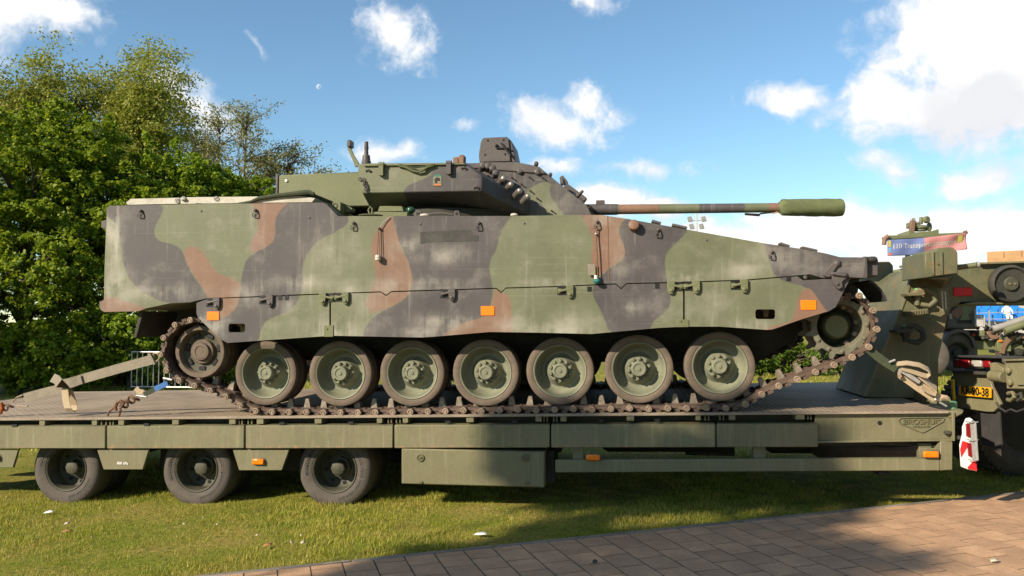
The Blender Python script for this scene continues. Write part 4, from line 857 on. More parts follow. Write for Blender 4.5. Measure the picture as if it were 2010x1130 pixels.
# ------------------------------------------------------------------ trailer
YT = 7.0
def zd(x): return 0.919 + 0.0231 * x
TR = empty('low_loader_trailer', (-2.0, YC, gz(-2)), 'long olive green low loader trailer carrying the camouflaged tracked vehicle', 'trailer')
def tf(mb, name, mat, bev=0.004, parent=None, **k): return mb.build(name, mat, parent or TR, bev=bev, **k)
m, t, b, o_ = setup('tread plate')
tc = t.n('ShaderNodeTexCoord').outputs['Object']; n1 = t.noise(tc, 1.6, 7, 0.65)
wv = t.n('ShaderNodeTexWave', wave_type='BANDS', bands_direction='DIAGONAL'); t.l(tc, wv.inputs['Vector']); wv.inputs['Scale'].default_value = 7.5
wv2 = t.n('ShaderNodeTexWave', wave_type='BANDS', bands_direction='X'); t.l(tc, wv2.inputs['Vector']); wv2.inputs['Scale'].default_value = 6.0
lines = t.m('MULTIPLY', t.ramp(wv2.outputs['Fac'], 0.25, 0.6, 0.62, 1.0), t.ramp(wv.outputs['Fac'], 0.1, 0.5, 0.85, 1.0))
gc = t.n('ShaderNodeCombineColor'); [t.l(lines, gc.inputs[i]) for i in range(3)]
cc = t.mix(t.ramp(n1, 0.35, 0.7), (0.37, 0.285, 0.20, 1), (0.23, 0.17, 0.115, 1)); cc = t.mix(1.0, cc, gc.outputs[0], 'MULTIPLY')
t.l(cc, b.inputs['Base Color']); b.inputs['Roughness'].default_value = 0.7
bp = t.n('ShaderNodeBump'); bp.inputs['Strength'].default_value = 0.5; bp.inputs['Distance'].default_value = 0.006; t.l(lines, bp.inputs['Height']); t.l(bp.outputs[0], b.inputs['Normal'])
M['tread'] = m
X0, X1 = -7.4, P(1862, 806, YT)[0]
def slab(x0, x1, z_top, z_bot, y0, y1): return MB().prism([(x0, zd(x0) + z_bot), (x1, zd(x1) + z_bot), (x1, zd(x1) + z_top), (x0, zd(x0) + z_top)], y0, y1)
tf(slab(X0, X1, 0.0, -0.016, YT, 2 * YC - YT), 'deck', M['tread'], .003)
tf(slab(X0, X1, .002, -.020, YT - .006, YT - .001), 'deck_edge', M['deck'], .002); tf(slab(X0, X1, .002, -.020, 2 * YC - YT + .001, 2 * YC - YT + .006), 'deck_edge', M['deck'], .002)
for yy in (7.16, 2 * YC - 7.26): tf(slab(X0, X1, -.016, -.30, yy, yy + .10), 'outer_beam', M['under'])
for yy in (7.95, 2 * YC - 8.10): tf(slab(X0, X1 + .1, -.016, -.42, yy, yy + .15), 'main_beam', M['under'])
for x in np.arange(-7.0, 2.5, .62): tf(slab(x, x + .06, -.016, -.2, 7.26, 2 * YC - 7.26), 'cross_member', M['under'], 0)
PAN = [(-330, 206.5), (209.5, 479), (482, 771), (774, 1079), (1082, 1404.5), (1407, 1606)]
for a, c in PAN:
    def yt(x): return 836.5 - 4.5 * x / 1400
    def yb(x): return 880.3 - 3.0 * max(0, x - 400) / 1200
    q = XZ([(a, yt(a)), (c, yt(c)), (c, yb(c)), (a, yb(a))], YT); pn_ = tf(MB().prism(q, YT, YT + .03), 'side_panel', M['panel'], .006)
    mirror(pn_, TR)
    ltop = MB().add([(q[0][0] + .004, YT + .004, q[0][1] + .001), (q[1][0] - .004, YT + .004, q[1][1] + .001), (q[1][0] - .004, YT + .15, q[1][1] + .012), (q[0][0] + .004, YT + .15, q[0][1] + .012)], [(0, 1, 2, 3)])
    lo = MB().loft([(q[0][0] + .004, YT + .004, q[0][1] - .01), (q[1][0] - .004, YT + .004, q[1][1] - .01), (q[1][0] - .004, YT + .15, q[1][1] - .004), (q[0][0] + .004, YT + .15, q[0][1] - .004)],
                   [(q[0][0] + .004, YT + .004, q[0][1] + .002), (q[1][0] - .004, YT + .004, q[1][1] + .002), (q[1][0] - .004, YT + .15, q[1][1] + .012), (q[0][0] + .004, YT + .15, q[0][1] + .012)])
    tf(lo, 'panel_ledge', M['olived'], 0)
def lip(x): return 821.5 - 15.5 * x / 1870
for x0, x1 in ((75.7, 87.6), (179, 190), (231, 243), (337, 350.5), (449, 462), (503, 517), (617, 631), (739, 750), (790, 801), (915, 930), (1051, 1063), (1100, 1112), (1230, 1245), (1366, 1376), (1431, 1444), (1562, 1580)):
    y = lip(x0); a, c = P(x0, y + 15, YT), P(x1, y + 3, YT); tf(MB().box(a[0], c[0], YT + .005, YT + .16, a[2], c[2]), 'outrigger_bracket', M['olive'], .004)
for x in (199, 208, 216, 222, 469, 475, 487, 494, 762, 768, 778, 785, 1068, 1074, 1087, 1093, 1384, 1391, 1413, 1420, 1586, 1592):
    y = lip(x); a, c = P(x - 1.2, y + 15, YT + .03), P(x + 1.2, y + 4, YT + .03); tf(MB().box(a[0], c[0], YT + .03, YT + .15, a[2], c[2]), 'hinge_plate', M['olived'], 0)
for x in (32, 290, 555, 690, 880, 1010, 1180, 1290): 
    y = lip(x); a, c = P(x - 5, y + 16, YT + .02), P(x + 5, y + 11, YT + .02); tf(MB().box(a[0], c[0], YT - .004, YT + .02, a[2], c[2]), 'latch_slot', M['black'], 0)
# wheels
RT = .345
def tyre_geo(mb, c, y0, wd, R_=RT, r_=.205, n=56, ax=(0, -1, 0)):
    mb.lathe((c[0], y0, c[2]), ax, [(r_, -.02), (r_ + .012, 0), (r_ + .03, .006), ((R_ + r_) / 2, .012), (R_ - .03, .004), (R_ - .008, -.012), (R_, -.03), (R_, -wd + .03), (R_ - .02, -wd), (r_, -wd + .01), (r_, -.02)], n); return mb
def flat(mb, zmin):
    mb.v = [(x, y, zmin + (z - zmin) * .12 if z < zmin else z) for x, y, z in mb.v]; return mb
def curved(body, r, size, c, y, ang, ext=.0025):
    V, fs = text_geo(body, size, ext, .0006); q = MB()
    vs = []
    for v in V:
        a = math.radians(ang) - v[0] / r; rr = r + v[1]; vs.append((c[0] + rr * math.cos(a), y - v[2], c[2] + rr * math.sin(a)))
    return q.add(vs, fs)
def trailer_wheel(c):
    ax = (0, -1, 0); y0 = 7.15
    w_ = MB().lathe((c[0], y0, c[2]), ax, [(.212, -.23), (.212, -.004), (.205, .002), (.196, -.004), (.190, -.03), (.186, -.16), (.165, -.185), (.13, -.195), (.11, -.18), (0, -.18)], 40).build('wheel_rim', M['rim'], TR, org=c)
    ty = tyre_geo(MB(), c, y0, .245); flat(ty, c[2] - .318); tyo = ty.build('tyre', M['rubber'], w_, org=c)
    ty2 = tyre_geo(MB(), c, y0 + .29, .245); flat(ty2, c[2] - .318); ty2.build('tyre', M['rubberd'], w_, org=c)  # inner tyre in darker rubber, its shade put into the colour
    hb = MB().lathe((c[0], y0, c[2]), ax, [(.10, -.19), (.10, -.15), (.075, -.14), (.066, -.08), (.052, -.07), (0, -.07)], 8)
    hb.build('hub', M['rim'], w_, org=c)
    sl_ = MB()
    for k in range(8):
        a = 2 * math.pi * k / 8 + .2; sl_.lathe((c[0] + .15 * math.cos(a), y0 + .186, c[2] + .15 * math.sin(a)), ax, [(.018, 0), (.018, .004), (0, .004)], 10)
    sl_.build('hand_hole', M['black'], w_, org=c, kind='stuff')
    return w_
WC = [P(130, 900, 7.15)[0], P(386, 900, 7.15)[0], P(657, 900, 7.15)[0]]
proto = None
LET = [('MARATHON LHT', -50, .262, .038), ('GOODYEAR', 8, .262, .044), ('MARATHON LHT', 160, .262, .038)]
LET2 = [('GOODYEAR', 150, .262, .044), ('GOODYEAR', 178, .262, .044), ('GOODYEAR', 12, .262, .044)]
for i, x in enumerate(WC):
    c = (x, 7.15, gz(x) + .312)
    if proto is None: proto = trailer_wheel(c); wl = proto
    else: wl = dup(proto, TR, c)
    for T_ in (LET[i], LET2[i]):
        if T_: curved(T_[0], T_[2], T_[3], c, 7.15 - .0095, T_[1]).build('tyre_lettering', M['rubberd'], wl, org=c, smooth=0)
    fwl = dup(proto, TR, (x, 2 * YC - 7.15, c[2])); fwl.scale = (1, -1, 1)
    tf(MB().cyl((x, 7.3, c[2]), (x, 2 * YC - 7.3, c[2]), .06, n=12), 'axle', M['under'], 0)
for q in ([(-60, 882), (36, 882), (25, 918), (-50, 918)], [(190, 882), (292, 882), (280, 921.5), (203, 921.5)], [(456.5, 882), (567.5, 882), (553, 923), (469, 923)]):
    mirror(tf(MB().prism(XZ(q, 7.03), 7.03, 7.06), 'mudguard', M['olive'], .004), TR)
c = P(241, 909, 7.03); tf(text_on('800 kPa', .034, (c[0], 7.026, c[2]), (1, 0, 0), (0, 0, 1), (0, -1, 0), .001, .0008), 'pressure_marking', M['white'], 0, smooth=0)
def amber(x0, y0, x1, y1, Y=7.02):
    a, c = P(x0, y1, Y), P(x1, y0, Y); o = tf(MB().box(a[0] - .008, c[0] + .008, Y - .006, Y + .01, a[2] - .006, c[2] + .006), 'marker_lamp', M['olived'], .004)
    MB().box(a[0], c[0], Y - .03, Y - .006, a[2], c[2]).build('amber_lens', M['amber'], o, bev=.01, seg=2)
amber(497, 900, 520, 911, 7.03); amber(1151, 892, 1178, 902.5, 7.0); amber(1811, 885, 1841, 897, 6.995); amber(-12, 893, 1, 903, 7.03)
a, c = P(788, 949.5, 7.01), P(1069, 886, 7.01)
bx = tf(MB().box(a[0], c[0], 7.01, 7.5, a[2], c[2]), 'storage_box', M['olive'], .006)
MB().box(a[0] + .004, c[0] - .004, 7.004, 7.012, a[2] + .006, c[2] - .006).build('box_door', M['olive'], bx, bev=.004)
for x in (825, 1031):
    p = P(x, 898, 7.0); q = MB().lathe(p, (0, -1, 0), [(.034, 0), (.034, .006), (.026, .008), (.024, .002), (0, .002)], 18); q.bar(p + (-.014, -.004, -.004), p + (.014, -.004, .004), .006, .005); q.build('door_latch', M['olived'], bx)
for x in (826, 1034):
    p = P(x, 947, 7.0); MB().box(p[0] - .018, p[0] + .018, 6.992, 7.01, p[2] - .01, p[2] + .012).build('door_hinge', M['olived'], bx, bev=.004)
tf(MB().prism(XZ([(1069, 884), (1088, 884), (1088, 948), (1069, 948)], 7.15), 7.15, 7.6), 'box_bracket', M['under'])
mirror(bx, TR)
for x_, r_, l_ in ((-1.9, .15, 1.1), (-.2, .14, 1.2), (1.4, .12, .7)): tf(MB().lathe((x_, 8.35, .52), (1, 0, .02), [(.02, -.03), (r_ * .8, 0), (r_, .05), (r_, l_ - .05), (r_ * .8, l_), (.02, l_ + .03)], 20), 'dark_fill_tank', M['under'], 0)  # dark tanks added to hide lit grass and blacken the gap under the deck
for x_ in (-4.55, -3.23, -1.9): tf(MB().box(x_ - .09, x_ + .09, 7.75, 9.35, .22, .50), 'dark_fill_block', M['under'], .01)  # dark blocks added between the wheels for the same blackness
for x_ in (-.9, .9): tf(MB().box(x_ - .25, x_ + .25, 8.75, 9.5, .30, .62), 'dark_fill_box', M['under'], .01)  # dark boxes added to fill the gap behind the side guard
# side guard and its posts
q = XZ([(1090, 902.8), (1845, 898.2), (1845, 923.8), (1090, 927.5)], YT); gd_ = tf(MB().prism(q, YT, YT + .05), 'side_guard', M['olive'], .006); mirror(gd_, TR)
q = XZ([(1845.5, 866), (1870, 866), (1870, 922.5), (1845.5, 923.5)], 6.995); tf(MB().prism(q, 6.995, 7.08), 'guard_end_post', M['olive'], .006)
q = XZ([(1804, 880), (1835, 880), (1845, 868), (1845, 898), (1806, 898)], 7.005); tf(MB().prism(q, 7.005, 7.03), 'lamp_bracket', M['olive'], .003)
for x0, x1 in ((1124, 1146), (1478, 1503), (1804, 1828)):
    tf(MB().prism(XZ([(x0, 870), (x1, 870), (x1, 901), (x0, 901.5)], 7.06), 7.06, 7.12), 'guard_post', M['olive'], .003)
# front side beam with the maker's badge
def c5(u, v): return (1640 + u / 4.035, 660 + v / 4.035)
web = XZ([(1600, 812), (1874, 807), (1875, 864), (1600, 868)], 7.04); tf(MB().prism(web, 7.04, 7.07), 'front_beam_web', M['olive'], .003)
tf(MB().prism(XZ([(1600, 866), (1874.5, 861), (1875, 865.5), (1600, 869.5)], YT), YT - .002, 7.10), 'front_beam_flange', M['olive'], .003)
tf(MB().prism(XZ([(1869, 809), (1874.5, 808.5), (1875, 862), (1869.5, 862)], YT), YT, 7.06), 'front_beam_end', M['olive'], .003)
p = P(1727, 830, 7.038); tf(MB().lathe(p, (0, -1, 0), [(.018, -.002), (.018, .001), (0, .001)], 14), 'beam_hole', M['black'], 0)
p = P(1859, 848, 7.03); tf(MB().box(p[0] - .026, p[0] + .026, 7.0, 7.04, p[2] - .018, p[2] + .012), 'tie_slot', M['under'], .008)
out = L(c5, (520, 646), (842, 642), (858, 652), (852, 672), (702, 757), (682, 760), (512, 690), (500, 664))
tf(MB().tube([P(x, y, 7.036) for x, y in out], .006, 6, closed=True), 'maker_badge', M['olived'], 0)
p = P(*c5(682, 676), 7.038); tf(text_on('BROSHUIS', .1, (p[0], 7.037, p[2]), (1, 0, .02), (0, 0, 1), (0, -1, 0), .006, .0018, width=.282, height=.042), 'badge_lettering', M['olived'], 0, smooth=0)
p = P(*c5(682, 714), 7.038); tf(text_on('HOLLAND', .1, (p[0], 7.037, p[2]), (1, 0, .02), (0, 0, 1), (0, -1, 0), .003, .001, width=.135, height=.019), 'badge_lettering', M['olived'], 0, smooth=0)
q = [P(1858, 807, 7.0), P(1893, 804, 7.0), P(1893, 806, 7.0)]
tf(MB().prism(XZ([(1862, 807), (1893, 804), (1890, 812), (1875, 820), (1862, 820)], 7.02), 7.02, 7.6), 'deck_corner', M['olive'], .008)
p = P(1871, 788, 7.15); tf(MB().lathe(p + (0, 0, -.06), (0, 0, 1), [(.03, 0), (.03, .055), (.022, .065), (0, .065)], 16), 'corner_cap', surf('dull green cap', (0.10, 0.20, 0.10), 0.5), 0)
tf(MB().prism(XZ([(1842, 779), (1864, 778), (1876, 806), (1842, 808)], 7.5), 7.5, 9.6), 'front_bulkhead', M['olive'], .006)
# spare wheel lying in its cradle
sx = P(1722, 890, 7.7)[0]; spc = np.array((sx, 8.1, .53)); q = MB().lathe(spc, (0.05, -.1, 1), [(.28, .09), (.30, .11), (.40, .12), (.47, .105), (.49, .08), (.49, -.08), (.46, -.11), (.30, -.11), (.28, -.09), (.28, .09)], 48)
sw = tf(q, 'spare_wheel', M['rubber'], 0); MB().lathe(spc, (0.05, -.1, 1), [(.285, .08), (.27, .02), (.1, 0), (.1, -.1), (0, -.1)], 32).build('rim', M['under'], sw)
tf(MB().box(sx - .05, sx + .05, 7.5, 8.7, .36, .39), 'spare_wheel_cradle', M['under'])
# gooseneck
YN = 8.1; YF = 9.2
nk = XZ([(1699, 780), (1734, 688), (1756, 637), (1777, 583.5), (1781.6, 571), (1787, 550), (1815, 524), (1850, 519.5), (1922, 517), (2200, 509), (2200, 590), (1914, 593.5), (1887, 593), (1868, 604), (1860, 620), (1855, 646), (1842.6, 703), (1842, 782)], YN)
gn = tf(MB().prism(nk, YN, YF), 'gooseneck', M['olived'], .008)
def gf(mb, name, mat, bev=.004): return mb.build(name, mat, gn, bev=bev)
gf(MB().prism(XZ([(1922, 514.5), (2200, 506), (2200, 510), (1922, 518.5)], YN - .06), YN - .06, YF + .06), 'neck_flange', M['olive'])
gf(MB().prism(XZ([(1914, 592.5), (2200, 588.5), (2200, 594), (1890, 597)], YN - .06), YN - .06, YF + .06), 'neck_flange', M['olive'])
edge = [(1815, 524), (1787, 550), (1781.6, 571), (1777, 583.5), (1756, 637), (1734, 688), (1699, 778)]
for (xa, ya), (xb, yb_) in zip(edge[:-1], edge[1:]): gf(MB().bar(P(xa, ya, YN - .004), P(xb, yb_, YN - .004), .008, .010), 'edge_trim', M['olive'], 0)
yb0 = 7.5
bxp = [(1816, 545), (1816, 495), (1838, 490.5), (1840, 487.5), (1846, 485.5), (1871, 485), (1880, 495), (1881, 537), (1846, 541)]
nb = gf(MB().prism(XZ(bxp, yb0), yb0, YN), 'corner_housing', M['olived'], .008)
fb = dup(nb, gn, (WORG[nb.name][0], 2 * YC + .2 - WORG[nb.name][1], WORG[nb.name][2])); fb.scale = (1, -1, 1)
for xa, xb in ((1830, 1834), (1847, 1851)):
    a, c = P(xa, 540, yb0 - .012), P(xb, 494, yb0 - .012); gf(MB().box(a[0], c[0], yb0 - .014, yb0 + .004, a[2], c[2]), 'housing_rib', M['olived'], .004)
for xb_ in (1829, 1841): 
    p = P(xb_, 518, yb0 - .005); gf(MB().lathe(p, (0, -1, 0), [(.008, 0), (.008, .006), (0, .008)], 8), 'bolt', M['rust'], 0)
q = XZ([(1818, 545), (1873, 541), (1846, 563)], YN - .3); gf(MB().loft([(x, yb0 + .05, z) for x, z in XZ([(1818, 546), (1872, 541), (1862, 548)], yb0)], [(x, YN, z) for x, z in XZ([(1824, 546), (1872, 541), (1848, 566)], YN)]), 'housing_gusset', M['olive'])
gf(MB().cyl(P(1880, 525, 7.7), P(1917, 519.5, 7.65), .024, n=14), 'release_pin', M['olived'], .003); gf(MB().lathe(P(1917, 519.5, 7.65), (1, -.1, .1), [(.028, 0), (.028, .02), (.014, .022), (0, .012)], 12), 'pin_end', M['grey'], 0)
gf(MB().tube([P(1782, 522, 8.5), P(1786, 510, 8.5), P(1798, 504, 8.5), P(1811, 508, 8.5), P(1816, 518, 8.5)], .022, 8), 'hose_loop', M['vbrown'], 0)
gf(MB().bar(P(1768, 523, 8.8), P(1812, 518, 8.8), .05, .012), 'neck_plate', M['olive'])
# shackles
def shackle(x, y, mat, cap=True):
    c = P(x, y, YN - .12); q = MB().prism([(c[0] - .11, c[2] + .01), (c[0] + .03, c[2] + .03), (c[0] + .05, c[2] + .01), (c[0] + .03, c[2] - .01), (c[0] - .10, c[2] - .015)], YN - .2, YN)
    q.lathe(c + (0, 0, -.10), (0, 0, 1), [(.026, 0), (.026, .05), (.042, .055), (.042, .13), (.03, .145), (0, .145)], 14)
    q.tube([c + (0.0, -.02, .04), c + (.07, -.05, .05), c + (.13, -.06, .0), c + (.14, -.06, -.06), c + (.09, -.05, -.105), c + (.02, -.03, -.09)], [.022, .026, .027, .027, .026, .022], 10)
    gf(q, 'shackle', mat, .003)
    if cap: gf(MB().lathe(c + (0, 0, .045), (0, 0, 1), [(.024, 0), (.022, .014), (0, .016)], 10), 'shackle_cap', surf('green cap', (0.10, 0.36, 0.10), 0.5), 0)
shackle(1800, 578, M['olived']); shackle(1777, 650, M['under'])  # lower shackle in dark paint, shade put into its colour
q = MB().prism(XZ([(1787, 610), (1822, 605), (1823, 616), (1789, 621)], YN - .22), YN - .22, YN); gf(q, 'step', M['olived'])
for k in range(6):
    p = P(1791 + k * 5.2, 614.5 - k * .7, YN - .225); gf(MB().box(p[0] - .006, p[0] + .006, YN - .232, YN - .22, p[2] - .02, p[2] + .02), 'step_tooth', M['olived'], 0)
wf = [(1849, 572), (1855.5, 571.5), (1857, 607), (1851, 607.5)]
gf(MB().tube([P(x, y, YN - .004) for x, y in wf], .005, 4, closed=True), 'white_frame_marking', M['white'], 0)
a, c = P(1843, 612, YN - .003), P(1861, 566, YN - .003); gf(MB().box(a[0], c[0], YN - .003, YN + .01, a[2], c[2]), 'marking_plate', M['olive'], .001)
a, c = P(1871, 581, YN), P(1908, 564, YN); gf(MB().box(a[0], c[0], YN - .012, YN, a[2], c[2]), 'red_reflector', M['redp'], .004)
p = P(1974, 558, YN); dr = gf(MB().lathe(p, (0, -1, 0), [(.10, -.0), (.165, .02), (.175, .04), (.175, .11), (.165, .125), (.150, .13), (.145, .11), (.085, .10), (0, .10)], 40), 'guide_drum', M['under'], 0)
gf(MB().lathe(p, (0, -1, 0), [(.06, .09), (.065, .115), (.055, .125), (0, .125)], 28), 'drum_hub', M['rim'], 0)
for dx in (-.022, .022): gf(MB().lathe(p + (dx, -.128, 0), (0, -1, 0), [(.012, 0), (.012, .006), (0, .007)], 10), 'drum_bolt', M['olived'], 0)
# red and white warning board
YB2 = 6.97
wb = tf(MB().prism(XZ([(1897, 821), (1904, 820), (1910, 823), (1914, 880), (1918, 925), (1900, 921), (1887, 916), (1884.5, 873), (1890, 852), (1890, 838)], YB2), YB2, YB2 + .02), 'warning_board', M['white'], .004)
def wf_(q, name, mat, d=.004): return MB().prism(XZ(q, YB2 - d), YB2 - d, YB2 + .002).build(name, mat, wb)
wf_([(1889, 865), (1899.5, 868), (1899.5, 876), (1887, 897), (1885, 882)], 'red_stripe', M['redp']); wf_([(1899, 917), (1913, 903), (1916, 904), (1918, 924), (1901, 920.5)], 'red_stripe', M['redp'])
wf_([(1897, 832), (1904, 832), (1906, 858), (1898, 856)], 'lamp_lens', M['red'], .02); wf_([(1900, 869), (1907, 870), (1909, 897), (1902, 895)], 'lamp_lens', M['red'], .02)
MB().tube([P(1907, 826, YB2 - .03), P(1914, 828, YB2 - .03), P(1919, 902, YB2 - .03), P(1912, 903, YB2 - .03)], .009, 7).build('lamp_guard', M['galv'], wb)
wf_([(1905, 828), (1912, 828), (1917, 902), (1910, 901)], 'lamp_body', M['grey'], .03)
for y in (827, 862, 902): MB().tube([P(1894 + (y - 827) * .08, y - 1, YB2 - .03), P(1906 + (y - 827) * .08, y + (2 if y != 862 else 3), YB2 - .04), P(1920, y + 1, YB2 - .03)], .005, 6).build('guard_wire', M['galv'], wb)
tf(MB().prism(XZ([(1878, 855), (1890, 855), (1890, 862), (1878, 862)], 7.02), 6.99, 7.03), 'board_arm', M['under'])

# ------------------------------------------------------------------ lashings
Y1 = 7.14
S1 = empty('lashing_strap', tuple(P(20, 803, Y1)), 'wide grey webbing strap from the trailer deck up to the rear track', 'strap')
wvec = unit((P(170, 760, Y1) - P(160, 725, Y1))) * .045
pts = [P(48, 781, Y1), P(90, 770, Y1), P(118, 763, Y1), P(160, 744, Y1), P(230, 724, Y1), P(300, 705, Y1 - .01)]
MB().ribbon(pts, [wvec] * 6, .008).build('webbing', M['strap'], S1)
fold = [P(103, 741, Y1 - .03), P(112, 745, Y1 - .05), P(116, 752, Y1 - .06), P(135, 752, Y1 - .04), P(160, 744, Y1 - .02)]
MB().ribbon(fold, [unit((.5, 0, .75)) * .045] * 2 + [unit((.55, 0, .7)) * .05, wvec * 1.05, wvec], .006).build('webbing_fold', M['strap'], S1)
lp = [P(127, 762, Y1 - .02), P(129, 785, Y1 - .03), P(133, 801, Y1 - .05), P(139, 808, Y1 - .02), P(145, 805, Y1 + .05), P(145, 795, Y1 + .08), P(141, 780, Y1 + .05), P(136, 765, Y1 + .02)]
MB().ribbon(lp, (.035, 0, .0), .005).build('webbing_loop', M['strapl'], S1)
MB().bar(P(294, 694, Y1 - .01), P(306, 715, Y1 - .01), .02, .012).build('end_bar', M['strap'], S1, bev=.004)
MB().tube([P(298, 697, Y1), P(304, 693, Y1), P(313, 695, Y1 - .02), P(316, 698, Y1 - .03), P(311, 706, Y1 - .02), P(303, 713, Y1)], .008, 8).build('end_ring', M['trackpin'], S1)
MB().tube([P(45, 775, Y1), P(33, 780, Y1), P(24, 790, Y1), P(35, 796, Y1), P(50, 798, Y1), P(55, 796, Y1)], .008, 8).build('end_ring', M['trackpin'], S1)
ck = MB()
for k, (x, y) in enumerate(((20, 797), (11, 800), (2, 803), (-8, 808), (-18, 813), (-28, 819))): ck.torus(P(x, y, Y1), (.2, 1, .1) if k % 2 else (.3, .2, 1), .028, .009, 12, 6)
ck.build('deck_chain', M['rust'], S1)
a = P(2, 800, Y1 - .02); MB().tube([P(2, 790, Y1 - .02), P(4, 800, Y1 - .02), P(1, 810, Y1 - .02), P(-4, 812, Y1 - .02)], .018, 8).build('hook', surf('orange rusty hook', (.38, .09, .02), .6), S1)
Y2 = 7.06
S2 = empty('ratchet_lashing', (P(222, 818, Y2)[0], Y2, zd(P(222, 818, Y2)[0])), 'rusty chain with blue sleeved ratchet strap hooked to the trailer edge', 'strap')
MB().tube([P(211, 816, Y2), P(214, 808, Y2), P(222, 801, Y2), P(226, 798, Y2)], .010, 8).build('deck_eye', M['rust'], S2); MB().tube([P(233, 817, Y2), P(237, 806, Y2), P(236, 800, Y2)], .010, 8).build('deck_eye', M['rust'], S2)
MB().tube([P(228, 806, Y2 - .02), P(226, 799, Y2 - .02), P(230, 790, Y2 - .02), P(237, 787, Y2 - .02), P(243, 791, Y2 - .02), P(239, 798, Y2 - .02), P(236, 795, Y2 - .02)], .017, 8).build('hook', M['rust'], S2)
q = MB()
for (x, y, ax) in ((245, 793, (.2, 1, .3)), (252, 788, (.3, .3, 1)), (258, 784, (.1, 1, .2)), (266, 782, (.3, .4, 1))): q.torus(P(x, y, Y2), ax, .034, .011, 14, 7)
q.build('chain', M['rust'], S2)
rp = [P(266, 777, Y2 + .02), P(288, 774, Y2 + .02), P(305, 764, Y2 + .04)]; wv_ = unit(P(300, 772, Y2) - P(296, 762, Y2)) * .022
MB().ribbon([P(283, 774, Y2), P(300, 766, Y2 + .01), P(318, 757, Y2 + .02), P(342, 746, Y2 + .04)], wv_, .006).build('webbing', M['tarpd'], S2)
MB().ribbon([P(304, 763.5, Y2), P(316, 758, Y2), P(329, 752, Y2 + .01)], wv_ * 1.1, .010).build('blue_sleeve', M['blue'], S2)
MB().cyl(P(268, 776, Y2 - .02), P(288, 779, Y2 - .02), .010, n=10).build('ratchet_handle', M['galv'], S2); MB().cyl(P(321, 742, Y2), P(338, 745.5, Y2), .013, n=10).build('ratchet_handle', M['galv'], S2)
MB().ribbon([P(262, 768, Y2), P(268, 762, Y2), P(272, 768, Y2), P(281, 770, Y2)], (.012, 0, .022), .005).build('tail_webbing', M['strapl'], S2)
MB().cyl(P(336, 735, Y2 + .02), P(345, 738, Y2 + .02), .008, n=8).build('ratchet_pawl', M['galv'], S2)
Y3 = 7.04
S3 = empty('front_lashing_strap', tuple(P(1858, 794, Y3)), 'beige ratchet strap looped between the drive sprocket and the trailer corner', 'strap')
wv_ = unit(P(1730, 716, Y3) - P(1738, 705, Y3)) * .034
MB().ribbon([P(1704, 684, Y3 + .02), P(1720, 698, Y3 + .02), P(1738, 711, Y3 + .01), P(1760, 724, Y3)], wv_, .008).build('webbing', M['tarpd'], S3)
MB().cyl(P(1745, 711, Y3 - .02), P(1757, 706, Y3 - .02), .009, n=8).build('ratchet_pin', M['galv'], S3)
MB().bar(P(1766, 724, Y3 - .01), P(1804, 751, Y3 - .01), .035, .02).build('ratchet_body', M['grey'], S3, bev=.008)
MB().cyl(P(1766, 738, Y3 - .05), P(1766, 726, Y3 + .04), .016, n=10).build('ratchet_spool', M['trackpin'], S3)
la = [P(1760, 714, Y3 - .02), P(1780, 712, Y3 - .04), P(1805, 716, Y3 - .05), P(1821, 724, Y3 - .05), P(1826, 732, Y3 - .05), P(1820, 738, Y3 - .05), P(1808, 735, Y3 - .05), P(1786, 727, Y3 - .04), P(1768, 722, Y3 - .03)]
MB().ribbon(la, (0.01, .03, .014), .008).build('webbing_loop', M['strapl'], S3)
lb = [P(1802, 734, Y3 - .02), P(1812, 742, Y3 - .03), P(1826, 754, Y3 - .03), P(1838, 764, Y3 - .03), P(1836, 771, Y3 - .03), P(1824, 767, Y3 - .02), P(1808, 757, Y3 - .02)]
MB().ribbon(lb, (0.012, .032, .02), .010).build('webbing_loop', M['strapl'], S3)
wv2_ = unit(P(1820, 770, Y3) - P(1826, 761, Y3)) * .02
MB().ribbon([P(1765, 737, Y3), P(1800, 762, Y3), P(1834, 785, Y3)], wv2_, .008).build('webbing', M['strapl'], S3); MB().ribbon([P(1806, 755, Y3 - .01), P(1830, 771, Y3 - .01), P(1850, 782, Y3 - .01)], wv2_ * 1.2, .008).build('webbing', M['strapl'], S3)
MB().tube([P(1838, 784, Y3), P(1850, 779, Y3), P(1858, 780, Y3), P(1860, 784, Y3)], [.016, .022, .018, .012], 8).build('end_hook', M['strapl'], S3); MB().ball(P(1836, 784, Y3 - .02), .014, 8).build('hook_pin', M['galv'], S3); MB().cyl(P(1844, 789, Y3 - .01), P(1858, 797, Y3 - .01), .008, n=8).build('hook_tongue', M['galv'], S3)

# ------------------------------------------------------------------ tractor truck in front of the trailer
TA = math.radians(16); fa = np.array((math.cos(TA), math.sin(TA), 0)); fb_ = np.array((-math.sin(TA), math.cos(TA), 0)); O_ = P(1912, 770, 8.2); ez = np.array((0, 0, 1.0))
def RP(x, y, d=0.0):                   # pixel -> point on the truck's rear plane (d metres forward of it)
    r = ray(x, y); o = O_ + fa * d; return CAM + r * (((o - CAM) @ fa) / (r @ fa))
TT = empty('tractor_truck', (O_[0] + 1, O_[1] - .5, gz(3.5)), 'rear of the olive tractor truck with yellow plate coupled to the trailer', 'truck')
def rq(q, name, mat, d0=0.0, d1=.03, bev=.004, parent=None): return MB().prismN([RP(x, y, d0) for x, y in q], fa * (d1 - d0)).build(name, mat, parent or TT, bev=bev)
rq([(1870, 699), (1944, 703), (1944, 723), (1870, 722)], 'lamp_housing', M['under'], 0.0, .12)
rq([(1868, 697), (1990, 701), (1990, 704), (1868, 701)], 'lamp_cover', M['rubberd'], -.06, .3)
